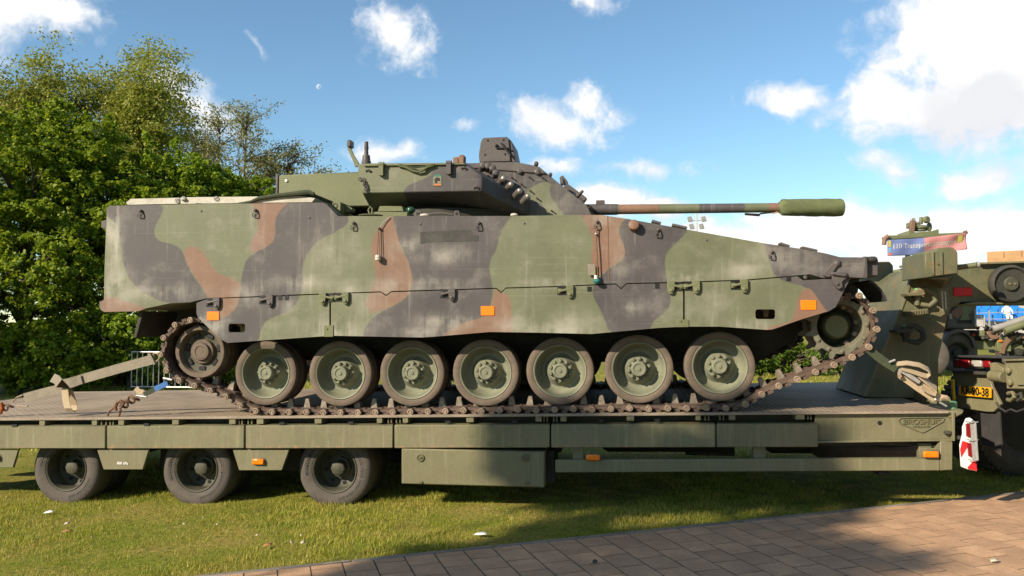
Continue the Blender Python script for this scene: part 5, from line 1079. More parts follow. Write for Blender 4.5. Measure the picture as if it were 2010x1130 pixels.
for q, mt in (([(1874, 704), (1902, 705), (1902, 720), (1874, 720)], 'red'), ([(1906, 706), (1925, 707), (1925, 720), (1906, 720)], 'glass'), ([(1928, 707), (1942, 708), (1942, 721), (1928, 721)], 'red')): rq(q, 'tail_lamp_lens', M[mt], -.02, .01, .008)
rq([(1870, 728), (1940, 731), (1946, 757), (1960, 785), (1964, 793), (1950, 808), (1935, 808), (1872, 798)], 'rear_panel', M['olive'], .06, .09)
rq([(1869, 726), (1940, 730), (1940, 736), (1869, 733)], 'rear_crossbar', M['under'], 0.0, .08)
pl = rq([(1876, 756), (1944.5, 760.5), (1944.5, 781), (1876, 775)], 'number_plate', M['plate'], 0.02, .035, .002)
rq([(1876, 756), (1881.5, 756.4), (1881.5, 775.5), (1876, 775)], 'plate_band', surf('plate blue', (0.02, 0.05, 0.25), 0.4), .017, .03, 0, parent=pl)
cpl = RP(1913, 768.3, .018); tx = RP(1940, 770, .018) - RP(1885, 767, .018); tx = -fb_ * np.sign(-fb_ @ tx)
text_on('KR-90-38', .1, cpl, tx, ez, -fa, .002, .002, width=np.linalg.norm(RP(1940, 770, .02) - RP(1885.5, 767, .02)) * .98, height=.082).build('plate_lettering', M['black'], pl, smooth=0)
rq([(1942, 712), (1952, 711), (1968, 722), (1970, 733), (1962, 745), (1945, 745), (1944, 730)], 'coupling_bracket', M['olive'], -.03, .05)
q = MB().cyl(RP(1946, 737, -.06), RP(1972, 740, -.06), .05, n=14); q.build('coupling_pin', M['olive'], TT, bev=.004)
cb = rq([(1971, 706), (2040, 704), (2040, 764), (1975, 764)], 'coupling_box', M['olive'], -.10, .3, .01)
rq([(1970, 704.5), (2040, 702.5), (2040, 707), (1970, 709)], 'box_flange', M['olive'], -.13, -.08, .004, parent=cb); rq([(1992, 724), (2040, 722), (2040, 756), (1996, 756)], 'box_lid', M['olive'], -.12, -.09, .004, parent=cb)
for x, y in ((1983, 727), (1986, 750)): MB().lathe(RP(x, y, -.1), -fa, [(.03, 0), (.03, .03), (.015, .04), (0, .04)], 12).build('bolt', M['olive'], cb)
MB().tube([RP(1979, 772, -.05), RP(1988, 770, -.06), RP(1992, 778, -.06), RP(1984, 786, -.05), RP(1978, 784, -.04)], .018, 8).build('tow_hook', M['olive'], TT); MB().tube([RP(1995, 776, -.05), RP(2004, 772, -.06), RP(2006, 780, -.06), RP(1997, 786, -.05)], .015, 8).build('tow_hook', M['under'], TT)
MB().tube([RP(1956, 790, -.03), RP(1962, 800, -.05), RP(1974, 808, -.05), RP(1984, 803, -.05), RP(1996, 808, -.05), RP(2012, 802, -.05)], .009, 7).build('air_hose', M['rubberd'], TT)
rq([(1924, 805), (1962, 808), (1966, 882), (1928, 872)], 'mud_flap', M['rubberd'], .10, .115, 0)
rq([(1866, 744), (1870, 744), (1872, 784), (1869, 784)], 'yellow_marker', surf('yellow strip', (.65, .5, .02), .5), -.02, .0, 0)
def truck_tyre(c, ax, wd, R_, r_):
    mb = MB().lathe(c, ax, [(r_, -wd / 2 + .02), (r_ + .03, -wd / 2), (R_ - .06, -wd / 2 - .008), (R_ - .01, -wd / 2 + .02), (R_, -wd / 2 + .05), (R_, wd / 2 - .05), (R_ - .01, wd / 2 - .02), (R_ - .06, wd / 2 + .008), (r_ + .03, wd / 2), (r_, wd / 2 - .02), (r_, -wd / 2 + .02)], 64)
    return mb
def lugs(c, ax, wd, R_):
    ax, a, b2 = frame(ax); mb = MB()
    for k in range(52):
        t_ = 2 * math.pi * k / 52; rd = a * math.cos(t_) + b2 * math.sin(t_); tg = -a * math.sin(t_) + b2 * math.cos(t_)
        for j, o_2 in enumerate((-.36, -.12, .12, .36)):
            mb.obox(np.array(c) + rd * (R_ + .004) + ax * wd * o_2, tg * .021 + ax * (.006 if j % 2 else -.006), ax * wd * .095, rd * .012)
    return mb
lx = RP(1928, 790, .75); tc_ = np.array((lx[0], lx[1], gz(lx[0]) + .53)) - fb_ * .30
for dx, sd in ((0, 0), (0, 1), (1.4, 0), (1.4, 1)):
    c = tc_ + fa * dx - fb_ * (1.86 * sd); c[2] = gz(c[0]) + .53
    wq = truck_tyre(c, fb_, .29, .53, .29); o = MB()
    wh = MB().lathe(c, fb_, [(.295, -.28), (.295, .28), (.25, .2), (.1, .16), (0, .16)], 28).build('wheel', M['under'], TT, org=tuple(c))
    for off in (-.155, .155):
        truck_tyre(c + fb_ * off, fb_, .29, .53, .29).build('tyre', M['rubber'], wh); lugs(c + fb_ * off, fb_, .29, .53).build('tyre_tread', M['rubber'], wh, smooth=0, kind='stuff')
for sd in (-.42, .42):
    c = O_ + fa * 2.0 - fb_ * (.95 + sd); c[2] = gz(c[0]) + .92; MB().obox(c, fa * 1.95, fb_ * .05, ez * .13).build('chassis_rail', M['olive'], TT, bev=.006)
c = O_ + fa * 1.6 - fb_ * .95; c[2] = gz(c[0]) + 1.12; MB().lathe(c, (0, 0, 1), [(.45, 0), (.45, .06), (.1, .07), (0, .05)], 28).build('fifth_wheel', M['under'], TT)

# ------------------------------------------------------------------ trees and shrubs
def leaves(C, size, up=0.6, asp=0.7, r=None, bias=None):
    r = r or rng; n = len(C); N_ = r.normal(size=(n, 3)) * (.8 if bias is not None else 1.0); N_[:, 2] += up
    if bias is not None: N_ += bias
    N_ /= np.linalg.norm(N_, axis=1)[:, None] + 1e-9
    A = np.cross(N_, r.normal(size=(n, 3))); A /= np.linalg.norm(A, axis=1)[:, None] + 1e-9; B = np.cross(N_, A)
    s = (size * r.uniform(0.6, 1.25, n))[:, None]
    V = np.stack([C + A * s, C + B * s * asp + A * s * .15, C - A * s * .9, C - B * s * asp + A * s * .15], 1).reshape(-1, 3)
    return V, np.arange(4 * n).reshape(-1, 4)
def clumps(ells, k, shell=0.55, r=None):
    r = r or rng; out = []; nrm = []; vol = np.array([e[3] * e[4] * e[5] for e in ells]) ** .8; pick = r.choice(len(ells), k, p=vol / vol.sum())
    for i in pick:
        cx, cy, cz, rx, ry, rz = ells[i]; d = unit(r.normal(size=3)); q = r.uniform(shell ** 3, 1) ** (1 / 3)
        out.append((cx + d[0] * rx * q, cy + d[1] * ry * q, cz + d[2] * rz * q)); nrm.append(unit(d / np.array((rx, ry, rz)) + (0, 0, .25)))
    return np.array(out), np.array(nrm)
def limb_pts(a, b, sag, n=6):
    a = np.array(a, float); b = np.array(b, float); s = rng.normal(size=3) * np.linalg.norm(b - a) * .06
    return [a + (b - a) * t + s * math.sin(math.pi * t) + np.array((0, 0, sag)) * math.sin(math.pi * t) for t in np.linspace(0, 1, n)]
def broad_tree(name, label, base, ells, nc, nl, size, mat, tr=.16, spread=.62, trunk_h=None, group=None, seed=1, flat=.32, cat='tree'):
    global rng; rng = np.random.default_rng(seed)
    base = np.array((base[0], base[1], gz(base[0]))); T = empty(name, tuple(base), label, cat, group)
    Cc, Nn = clumps(ells, nc); zc = np.mean([e[2] for e in ells]); th = trunk_h or (zc - base[2])
    tp = MB(); topp = base + (0, 0, th); tp.tube(limb_pts(base, topp, 0, 7), list(np.linspace(tr * 1.25, tr * .55, 7)), 10)
    idx = rng.choice(nc, min(nc, 26), replace=False)
    for i in idx:
        s = base + (topp - base) * rng.uniform(.35, 1.0); tp.tube(limb_pts(s, Cc[i], .15, 6), list(np.linspace(tr * .4, .012, 6)), 6)
    tp.build('trunk', M['bark'], T, recalc=False)
    k = nc * nl; ci = np.repeat(np.arange(nc), nl)
    ax = Nn * .8 + rng.normal(size=(nc, 3)) * .45 + np.array((0, 0, .1)); ax /= np.linalg.norm(ax, axis=1)[:, None]
    ln = spread * rng.uniform(.5, 1.7, nc); tt = rng.uniform(0, 1, k); wid = spread * .36 * (1.15 - tt) * rng.uniform(.7, 1.2, nc)[ci]
    off = ax[ci] * (ln[ci] * (tt - .35))[:, None] + rng.normal(size=(k, 3)) * wid[:, None] * np.array((.75, .75, .5)); off[:, 2] -= .18 * (tt ** 2) * ln[ci]
    V, Fa = leaves(Cc[ci] + off, size, 0.35, bias=Nn[ci] * .9)
    mesh_np('crown', V, Fa, M[mat], T, tuple(base)); return T
def E_(x, y, Y, rx, ry, rz): p = P(x, y, Y); return (p[0], p[1], p[2], rx, ry, rz)
def at(x, Y): p = P(x, 740, Y); return (p[0], Y)
broad_tree('maple_tree', 'dense dark green maple filling the space behind the trailer tail', at(40, 21.5),
           [E_(30, 350, 21.5, 2.2, 2.2, 2.0), E_(-60, 480, 21, 2.4, 2.4, 2.4), E_(100, 520, 21.2, 2.1, 2.0, 2.2), E_(20, 620, 20.5, 2.4, 1.7, 1.4), E_(85, 275, 22, 1.2, 1.2, 1.0), E_(-40, 280, 22, 1.6, 1.6, 1.0)], 560, 180, .062, 'maple', .2, .50, seed=21)
broad_tree('maple_tree', 'tall bright green maple beside the dark one, its crown sloping behind the hull', at(235, 22.5),
           [E_(160, 290, 22.5, 1.2, 1.3, 1.3), E_(215, 370, 22.3, 1.6, 1.7, 1.4), E_(165, 420, 22, 1.6, 1.6, 1.7), E_(280, 460, 22.4, 1.8, 1.8, 1.5), E_(220, 560, 22, 2.0, 1.7, 1.6), E_(140, 225, 22.8, .6, .7, .6)], 500, 180, .060, 'maple', .17, .48, seed=22)
broad_tree('maple_tree', 'yellow green young maple rising between the tall trees and the turret', at(345, 23.5),
           [E_(335, 350, 23.5, 1.1, 1.1, 1.4), E_(370, 400, 23.5, 1.6, 1.5, 1.3), E_(310, 430, 23.3, 1.3, 1.3, 1.6), E_(400, 480, 23.5, 1.9, 1.6, 1.8)], 330, 160, .060, 'mapley', .12, .46, seed=23)
broad_tree('maple_tree', 'low rounded green tree just behind the turret bustle', at(470, 25),
           [E_(450, 380, 25, 1.2, 1.2, .95), E_(500, 400, 25, 1.1, 1.1, .9), E_(420, 420, 25, 1.3, 1.2, 1.2), E_(470, 480, 25, 2.0, 1.6, 1.6)], 240, 150, .062, 'mapley', .11, .46, seed=24)
broad_tree('leafy_shrub', 'sunlit light green shrub below the tank rear, behind the barrier', at(255, 20.9),
           [E_(255, 665, 20.9, 1.0, .6, .8), E_(215, 640, 20.9, .7, .5, .55), E_(290, 690, 20.9, .9, .5, .65), E_(245, 710, 20.8, 1.0, .4, .4), E_(185, 715, 20.9, .9, .4, .38)], 150, 130, .058, 'mapley', .05, .34, trunk_h=.7, seed=25, cat='shrub')
broad_tree('leafy_shrub', 'dark green undergrowth at the foot of the dense maple', at(40, 19.8),
           [E_(40, 690, 19.8, 1.6, .9, .9), E_(130, 700, 19.8, 1.2, .8, .7), E_(-50, 690, 19.8, 1.5, .8, .9), E_(90, 725, 19.6, 1.6, .6, .4), E_(-20, 728, 19.6, 1.6, .6, .4)], 210, 140, .06, 'maple', .05, .4, trunk_h=.7, seed=26, cat='shrub')
broad_tree('leafy_shrub', 'deep green thicket between the two tall maples and the barrier', at(280, 23),
           [E_(200, 690, 23, 1.6, .8, 1.0), E_(300, 690, 23, 1.6, .8, 1.1), E_(400, 690, 23, 1.6, .8, 1.1), E_(250, 725, 22.8, 1.8, .6, .4), E_(360, 725, 22.8, 1.8, .6, .4), E_(480, 700, 23, 1.6, .8, .9)], 240, 130, .06, 'maple', .05, .4, trunk_h=.8, seed=28, cat='shrub')
broad_tree('clipped_hedge', 'clipped light green hedge on the lawn beyond the drive sprocket', at(1545, 23.5),
           [E_(1500, 712, 23.5, .8, .5, .38), E_(1560, 708, 23.5, .8, .5, .45), E_(1610, 712, 23.5, .6, .5, .38), E_(1440, 716, 23.5, .8, .5, .4)], 120, 120, .045, 'hedge', .04, .26, trunk_h=.4, seed=27, cat='hedge')

def airy_tree(name, label, base, height, lean, seed, mat, levels=5, leafn=26, leafs=.075, spray=.42, crown=1.0, tr=.16, group=None, fork=.42, ball=None, spread=.62, first=.72):
    global rng; rng = np.random.default_rng(seed); base = np.array((base[0], base[1], gz(base[0])))
    T = empty(name, tuple(base), label, 'tree', group); w_ = MB(); tips = []
    def grow(p, d, ln, r, lv):
        n = 5; pts = [np.array(p)]; dd = unit(d)
        for _ in range(n - 1): dd = unit(dd + rng.normal(size=3) * (.05 if lv == 0 else .17) + np.array((0, 0, .05))); pts.append(pts[-1] + dd * ln / (n - 1))
        r2 = max(.006, r * .62); w_.tube(pts, list(np.linspace(r, r2, n)), 6 if r > .03 else 4)
        if lv >= levels - 1:
            tips.extend(pts[2:]); 
        if lv >= levels: return
        k = 3 if lv < 2 else rng.integers(2, 4)
        for j in range(k):
            nd = unit(dd + unit(rng.normal(size=3)) * spread * (1.0 + .12 * lv) + np.array((0, 0, .12 - .04 * lv))); grow(pts[-1] if j < 2 else pts[-2], nd, ln * (first if lv == 0 else 1.0) * rng.uniform(.66, .9) / (.86 if lv == 0 else 1), r2 * rng.uniform(.6, .85), lv + 1)
    grow(base, np.array((lean, 0, 1.0)), height * fork, tr, 0)
    tips = np.array(tips); 
    ztop = tips[:, 2].max(); sc = height / max(.1, ztop - base[2])
    V = np.array(w_.v); V = base + (V - base) * np.array((sc * crown, sc * crown, sc)); tips = base + (tips - base) * np.array((sc * crown, sc * crown, sc)); w_.v = [tuple(q) for q in V]
    w_.build('trunk', M['bark'], T, recalc=False)
    k = len(tips) * leafn; ci = np.repeat(np.arange(len(tips)), leafn); off = rng.normal(size=(k, 3)) * spray * np.array((.85, .85, .20)); off[:, 2] -= .04
    V, Fa = leaves(tips[ci] + off, leafs, 0.9, .55)
    mesh_np('crown', V, Fa, M[mat], T, tuple(base))
    if ball:
        bc = P(*ball[:3]); cc_ = bc + rng.normal(size=(900, 3)) * ball[3] * .45; V, Fa = leaves(cc_, .09, .2, .25); mesh_np('mistletoe_ball', V, Fa, M['bark'], T, tuple(bc))
    return T
def top_h(x, y, Y): p = P(x, y, Y); return p[2] - gz(p[0])
airy_tree('locust_tree', 'tall feathery locust tree with dark limbs rising above the maples', at(160, 29), top_h(140, 36, 29), .0, 31, 'locust', 6, 26, .066, .38, .55, .34, fork=.42, spread=.62)
airy_tree('locust_tree', 'second feathery locust, its limbs reaching in beside the tall one', at(-60, 28), top_h(-60, 100, 28), .02, 32, 'locust', 6, 26, .066, .38, .55, .34, fork=.42, spread=.62)
airy_tree('locust_tree', 'slim locust at the right shoulder of the tall one', at(270, 30), top_h(270, 118, 30), .0, 39, 'locust', 6, 24, .066, .34, .38, .26, fork=.45, spread=.6)
def slender(label, x, ytop, Y, R_, seed, ball=None, low=.58):
    global rng; rng = np.random.default_rng(seed); b0 = at(x, Y); base = np.array((b0[0], b0[1], gz(b0[0]))); Ht = top_h(x, ytop, Y)
    T = empty('slender_tree', tuple(base), label, 'tree', 'thin far trees'); w_ = MB(); tips = []
    sway = rng.normal(size=2) * .12; tp = [base + np.array((sway[0] * math.sin(f_ * 4), sway[1] * math.sin(f_ * 3), Ht * f_)) for f_ in np.linspace(0, .95, 9)]
    w_.tube(tp, list(np.linspace(.17, .03, 9)), 7)
    for q in range(30):
        f_ = low + (.96 - low) * (q + rng.uniform(0, 1)) / 30; k = f_ / .95 * 8; i_ = min(7, int(k)); st_ = tp[i_] + (tp[i_ + 1] - tp[i_]) * (k - i_)
        u = (f_ - low) / (1 - low); a = rng.uniform(0, 2 * np.pi); ln = R_ * (.45 + 1.0 * math.sin(math.pi * min(1, u * .85 + .15))) * rng.uniform(.6, 1.1) * .75
        d = np.array((math.cos(a), math.sin(a), rng.uniform(.35, 1.0))); d = unit(d); pts = [st_]
        for _ in range(4): d = unit(d + rng.normal(size=3) * .22 + np.array((0, 0, -.04))); pts.append(pts[-1] + d * ln / 4)
        w_.tube(pts, list(np.linspace(.045, .012, 5)), 5); tips += pts[2:]
        for _ in range(3):
            s_ = pts[rng.integers(1, 5)]; e_ = s_ + unit(d + rng.normal(size=3) * .7) * ln * rng.uniform(.3, .55); w_.tube([s_, (s_ + e_) / 2 + rng.normal(size=3) * .04, e_], [.018, .013, .008], 4); tips += [(s_ + e_) / 2, e_]
    w_.build('trunk', M['bark'], T, recalc=False); tips = np.array(tips); n_ = 17
    ci = np.repeat(np.arange(len(tips)), n_); V, Fa = leaves(tips[ci] + rng.normal(size=(len(ci), 3)) * np.array((.26, .26, .14)), .07, .6, .6)
    mesh_np('crown', V, Fa, M['olivetree'], T, tuple(base))
    if ball:
        bc = P(*ball[:3]); V, Fa = leaves(bc + rng.normal(size=(700, 3)) * ball[3] * .45, .08, .2, .25); mesh_np('twig_ball', V, Fa, M['bark'], T, tuple(bc), kind='stuff')
slender('thin pale leaved tree standing against the sky, nearest the maples', 378, 232, 44, 2.5, 33)
slender('thin pale leaved tree standing second from the maples', 425, 226, 46, 2.2, 34, low=.66)
slender('thin pale leaved tree with a straight trunk, third from the maples', 474, 220, 43, 2.6, 35)
slender('small pale tree with a dark twig ball above the turret bustle', 562, 282, 44, 2.4, 37, ball=(568, 332, 44, .30))
slender('low pale tree between the straight one and the twig ball tree', 522, 300, 45, 1.9, 38)
# the roadside trees whose shade falls on the paving
hh_ = unit((SUNV[1], -SUNV[0], 0)); vv_ = np.cross(hh_, SUNV); vv_ = vv_ * np.sign(vv_[2])
SHG = [(900, 1085), (1000, 1075), (1100, 1085), (1250, 1060), (1230, 1000), (1190, 975), (1400, 1080), (1550, 1060), (1600, 1020), (1680, 1110), (1300, 1110), (1450, 1130), (1150, 1130), (1000, 1120), (1560, 1120), (1500, 1030), (1120, 1045), (1350, 1180), (1600, 1180), (1100, 1190), (850, 1110)]
SHT = [(1050, 890), (1110, 850), (1470, 850), (1560, 865), (1400, 905), (1250, 915)]
SH = [(np.dot(q_, hh_), np.dot(q_, vv_)) for q_ in [G(*k_) for k_ in SHG] + [P(*k_, 7.0) for k_ in SHT]]
broad_tree('roadside_tree', 'roadside tree whose crown dapples the paving with shade', (tuple(np.mean([hh_ * a_ + vv_ * b_ for a_, b_ in SH], 0) - SUNV * 14)[:2]),
           [tuple(hh_ * a_ + vv_ * b_ - SUNV * (14 + .5 * math.sin(i_ * 2.3))) + (.30, .30, .30) for i_, (a_, b_) in enumerate(SH)], 430, 100, .062, 'maple', .15, .25, seed=41)

for k_, (x_, y_, h_, r_, lb) in enumerate(((9, -5, 6.5, 3.6, 'unseen broad tree added to block sky light, across the paving from the trailer nose'), (15.5, 3.5, 7.0, 3.8, 'unseen broad tree added to block sky light, on the paving side of the tractor truck'), (3.0, -12, 7.5, 4.2, 'unseen tall tree added to block sky light, at the far kerb of the paving'), (-1.5, -17, 8.0, 4.4, 'unseen tall tree added to block sky light, beside the one at the far kerb'), (12, -14, 8.5, 5.0, 'unseen spreading tree added to block sky light, deep behind the paving'))):  # unseen trees added to hold back fill light from the sky
    broad_tree('sky_block_tree', lb, (x_, y_), [(x_, y_, h_, r_, r_, r_ * .95), (x_ + r_ * .4, y_ - r_ * .3, h_ - 1.2, r_ * .8, r_ * .8, r_ * .7), (x_ - r_ * .4, y_ + r_ * .2, h_ - 1.0, r_ * .8, r_ * .8, r_ * .7)], 380, 70, .13, 'maple', .25, .8, seed=60 + k_, group='added sky blocking trees')

for k_, (x_, y_, h_, r_, lb) in enumerate(((-24.5, 14.5, 5.2, 2.8, 'maple at the wood edge shading the foot of the dense maple'), (-20.5, 13.2, 4.6, 2.3, 'smaller maple at the wood edge shading the undergrowth'), (-28, 17.5, 6.0, 3.0, 'outer maple at the wood edge'))):
    broad_tree('wood_edge_tree', lb, (x_, y_), [(x_, y_, h_, r_, r_, r_ * .9), (x_ + r_ * .4, y_ - r_ * .3, h_ - 1.4, r_ * .8, r_ * .8, r_ * .7), (x_ - r_ * .4, y_ + r_ * .3, h_ - 1.2, r_ * .8, r_ * .8, r_ * .7)], 300, 70, .11, 'maple', .2, .7, seed=70 + k_, group='wood edge trees')

# ------------------------------------------------------------------ background right
def box_px(x0, y0, x1, y1, Y, d): a, c = P(x0, y1, Y), P(x1, y0, Y); return MB().box(a[0], c[0], Y, Y + d, a[2], c[2])
YR = 24.0; K_ = YR / 1600 * 1.04
HT = empty('hooklift_truck', (P(1880, 720, YR)[0], YR, gz(7)), 'camouflaged military truck with hook lift arms parked beyond the gooseneck', 'truck')
def hf(mb, name, mat, bev=.02): return mb.build(name, mat, HT, bev=bev)
cabp = [(1856, 646), (1859, 620), (1868, 602), (1880, 590), (1912, 588), (1918, 600), (1919, 646)]
cb_ = hf(MB().prism(XZ(cabp, YR), YR, YR + 2.2), 'cab', M['vblack'], .05)
hf(MB().prism(XZ([(1869, 604), (1888, 601), (1889, 618), (1878, 625), (1868, 618)], YR - .02), YR - .02, YR + .02), 'camouflage_patch', M['vbrown'], 0); hf(MB().prism(XZ([(1889, 598), (1911, 597), (1910, 612), (1900, 616), (1905, 630), (1884, 629), (1888, 616)], YR - .02), YR - .02, YR + .02), 'camouflage_patch', M['vgreen'], 0)
hf(MB().prism(XZ([(1862, 608), (1879, 594), (1884, 594), (1884, 600), (1866, 612)], YR - .03), YR - .03, YR + .02), 'side_window', M['black'], 0)
hf(box_px(1880, 628, 1908, 634, YR - .02, .04), 'side_grille', M['black'], 0); hf(box_px(1864, 615, 1869, 626, YR - .02, .04), 'door_handle', M['grey'], 0)
hf(MB().tube([P(1914, 606, YR - .1), P(1915, 640, YR - .1), P(1932, 641, YR - .1), P(1933, 622, YR - .1)], .03, 6), 'mirror_frame', M['grey'], 0)
arch = [P(1847 + 35 * (1 - math.cos(a)), 706 - 58 * math.sin(a) ** .8, YR) for a in np.linspace(0.05, math.pi - .35, 12)]
hf(MB().ribbon([p + (0, .35, 0) for p in arch], (0, .38, 0), .09), 'wheel_arch', M['vblack'], 0)
arch2 = [P(1967 + 35 * (1 - math.cos(a)), 700 - 40 * math.sin(a) ** .8, YR) for a in np.linspace(0.1, math.pi - .1, 12)]
hf(MB().ribbon([p + (0, .35, 0) for p in arch2], (0, .38, 0), .09), 'wheel_arch', M['vbrown'], 0)
for x in (1880, 2002, 2090):
    p = P(x, 705, YR + .1); c = np.array((p[0], YR + .12, gz(p[0]) + .53)); wh = MB().lathe(c, (0, -1, 0), [(.3, -.3), (.3, .02), (.26, -.02), (.2, -.1), (.1, -.1), (.1, .0), (0, .02)], 24).build('wheel', M['under'], HT)
    truck_tyre(c + (0, .12, 0), (0, -1, 0), .32, .53, .29).build('tyre', M['rubber'], wh)
hf(box_px(1915, 668, 2120, 686, YR + .2, .3), 'chassis_rail', M['vgreen']); hf(box_px(1905, 648, 1935, 672, YR + .3, .8), 'engine_bay', M['under']); hf(box_px(1958, 662, 1985, 690, YR + .05, .2), 'step_plate', M['vgreen']); hf(box_px(1961, 667, 1968, 671, YR, .06), 'side_lamp', M['amber'], .01)
hf(MB().tube([P(1948, 646, YR), P(1970, 640, YR), P(2040, 616, YR)], .10, 10), 'hook_arm', M['grey'], 0); hf(MB().tube([P(1972, 650, YR - .2), P(2040, 626, YR - .2)], .10, 10), 'lift_ram', M['vgreen'], 0)
random.seed(9); q = MB()
for k in range(40):
    x, y = random.uniform(1920, 2010), random.uniform(642, 668); q.tube([P(x, y, YR + random.uniform(-.1, .4)), P(x + random.uniform(-12, 12), y + random.uniform(-7, 7), YR + random.uniform(-.1, .4))], random.uniform(.025, .06), 6)
hf(q, 'pipes_and_hoses', M['under'], 0, ); HT.children[-1]['kind'] = 'stuff'
hf(box_px(1925, 648, 1934, 660, YR - .1, .3), 'filter_housing', M['vgreen']); hf(box_px(1938, 650, 1960, 666, YR, .3), 'valve_block', M['vbrown']); hf(box_px(1908, 655, 1915, 659, YR - .15, .1), 'tail_lamp', M['red'], .01)

# banner on the beam of a gun mount carrier
YBn = 22.0
BC = empty('gun_mount_truck', (P(1800, 720, YBn)[0], YBn + .5, gz(6.5)), 'olive frame with a roof gun mount carrying the company banner', 'truck')
def bf(mb, name, mat, bev=.015): return mb.build(name, mat, BC, bev=bev)
bf(MB().prism(XZ([(1738, 463), (1745, 462), (1780, 461), (1893, 456), (1896, 458), (1896, 463), (1780, 469), (1740, 471)], YBn + .1), YBn + .05, YBn + .45), 'roof_beam', M['vgreen'], .02)
bf(MB().tube([P(1735, 480, YBn), P(1737, 468, YBn), P(1744, 463, YBn)], .06, 8), 'beam_end', M['vbrown'], 0); bf(MB().cyl(P(1892, 457, YBn), P(1898, 455, YBn), .05, n=8), 'beam_end', M['vbrown'], 0)
bf(MB().prism(XZ([(1780, 462), (1784, 452), (1790, 452), (1790, 456), (1830, 453), (1843, 449), (1843, 462), (1786, 464)], YBn + .3), YBn + .3, YBn + 1.2), 'mount_plate', M['vgreen'])
q = MB().cyl(P(1806, 453, YBn + .7), P(1806, 443, YBn + .7), .17, n=14); q.lathe(P(1806, 448, YBn + .7), (0, 0, 1), [(.22, 0), (.22, .05), (0, .05)], 18); bf(q, 'ring_mount', M['vgreen'], 0)
q = MB().box(*[v for pr in zip(P(1801, 443, YBn), P(1822, 429, YBn)) for v in ()] or (P(1802, 443, YBn)[0], P(1821, 443, YBn)[0], YBn + .5, YBn + .9, P(1810, 441, YBn)[2], P(1810, 430, YBn)[2])); q.cyl(P(1808, 440, YBn + .5), P(1808, 426, YBn + .5), .05, n=8); q.cyl(P(1815, 432, YBn + .5), P(1822, 430, YBn + .4), .09, n=10); bf(q, 'gun_cradle', M['vgreen'])
bf(MB().bar(P(1789, 457, YBn + .5), P(1792, 432, YBn + .5), .06, .06), 'gun_shield_post', M['vbrown']); bf(MB().tube([P(1789, 434, YBn + .5), P(1790, 429, YBn + .5), P(1794, 429, YBn + .5), P(1795, 437, YBn + .5), P(1803, 437, YBn + .5)], .03, 6), 'grab_frame', M['grey'], 0)
bf(MB().ball(P(1824, 445, YBn + .6), .09, 10, (.8, .5, 1.4)), 'ammunition_box', M['vgreen'], 0)
for x in (1783, 1850): bf(MB().bar(P(x, 470, YBn + .6), (P(x, 470, YBn)[0], YBn + .6, gz(6)), .05, .05), 'frame_post', M['under'], 0)
bf(MB().box(P(1775, 600, YBn)[0], P(1845, 600, YBn)[0], YBn + .3, YBn + 2.0, gz(6) + .9, P(1800, 525, YBn)[2]), 'cab', M['vgreen'], .06)
for x in (1785, 1832):
    p = P(x, 700, YBn); truck_tyre((p[0], YBn + .5, gz(p[0]) + .53), (0, -1, 0), .32, .53, .2).build('tyre', M['rubber'], BC)
BNm, t, b, o_ = setup('printed banner cloth'); pos = t.n('ShaderNodeNewGeometry').outputs['Position']
xb = t.n('ShaderNodeSeparateXYZ'); t.l(pos, xb.inputs[0]); xm = P(1812, 480, YBn)[0]
cc = t.mix(t.ramp(xb.outputs[0], xm - .05, xm + .03), (0.10, 0.135, 0.30, 1), (0.40, 0.165, 0.17, 1)); t.l(cc, b.inputs['Base Color']); b.inputs['Roughness'].default_value = .6
bt = [(1742, 470.5), (1780, 469), (1812, 466), (1850, 461.5), (1896, 457)]; bb2 = [(1742, 502.5), (1780, 501), (1812, 498), (1850, 494), (1898, 489.5)]
def bpt(u, v):
    x = 1742 + u * 155; i = u * 4; k = min(3, int(i)); f_ = i - k; yt_ = bt[k][1] * (1 - f_) + bt[k + 1][1] * f_; yb_ = bb2[k][1] * (1 - f_) + bb2[k + 1][1] * f_
    p = P(x, yt_ * (1 - v) + yb_ * v, YBn - .1); return p + np.array((0, .02 * math.sin(u * 21 + v * 3) * (1 - abs(v - .5)) + .04 * math.sin(u * 6 + v * 5) * u, 0))
nu, nv = 60, 12; q = MB(); q.add([bpt(i / nu, j / nv) for j in range(nv + 1) for i in range(nu + 1)], [(j * (nu + 1) + i, j * (nu + 1) + i + 1, (j + 1) * (nu + 1) + i + 1, (j + 1) * (nu + 1) + i) for j in range(nv) for i in range(nu)])
BN = q.build('banner', BNm, None, smooth=80, label='blue and red cloth banner with white company lettering hung from the gun mount frame', cat='banner')
sm = BN.modifiers.new('thick', 'SOLIDIFY'); sm.thickness = .008
V, fs = text_geo('110 Transportcompagnie', .3, .004, .004); V = V.copy(); V[:, 0] = (V[:, 0] - V[:, 0].min()) / (V[:, 0].max() - V[:, 0].min()); hh = V[:, 1].max() - V[:, 1].min(); V[:, 1] = (V[:, 1] - V[:, 1].min()) / hh
MB().add([bpt(.075 + v[0] * .80, .66 - v[1] * .40) + np.array((0, -.012, 0)) for v in V], fs).build('banner_lettering', M['white'], BN, smooth=0)
def emb(u0, u1, v0, v1, col, nm):
    MB().add([bpt(u0, v1) + (0, -.015, 0), bpt(u1, v1) + (0, -.015, 0), bpt(u1, v0) + (0, -.015, 0), bpt(u0, v0) + (0, -.015, 0)], [(0, 1, 2, 3)]).build(nm, surf(nm, col, .6), BN, recalc=False)
emb(.012, .045, .05, .45, (.55, .5, .08), 'banner_emblem'); emb(.012, .045, .5, .78, (.12, .3, .45), 'banner_emblem'); emb(.012, .045, .8, .97, (.6, .12, .06), 'banner_emblem'); emb(.89, .955, .1, .5, (.42, .40, .10), 'banner_emblem')
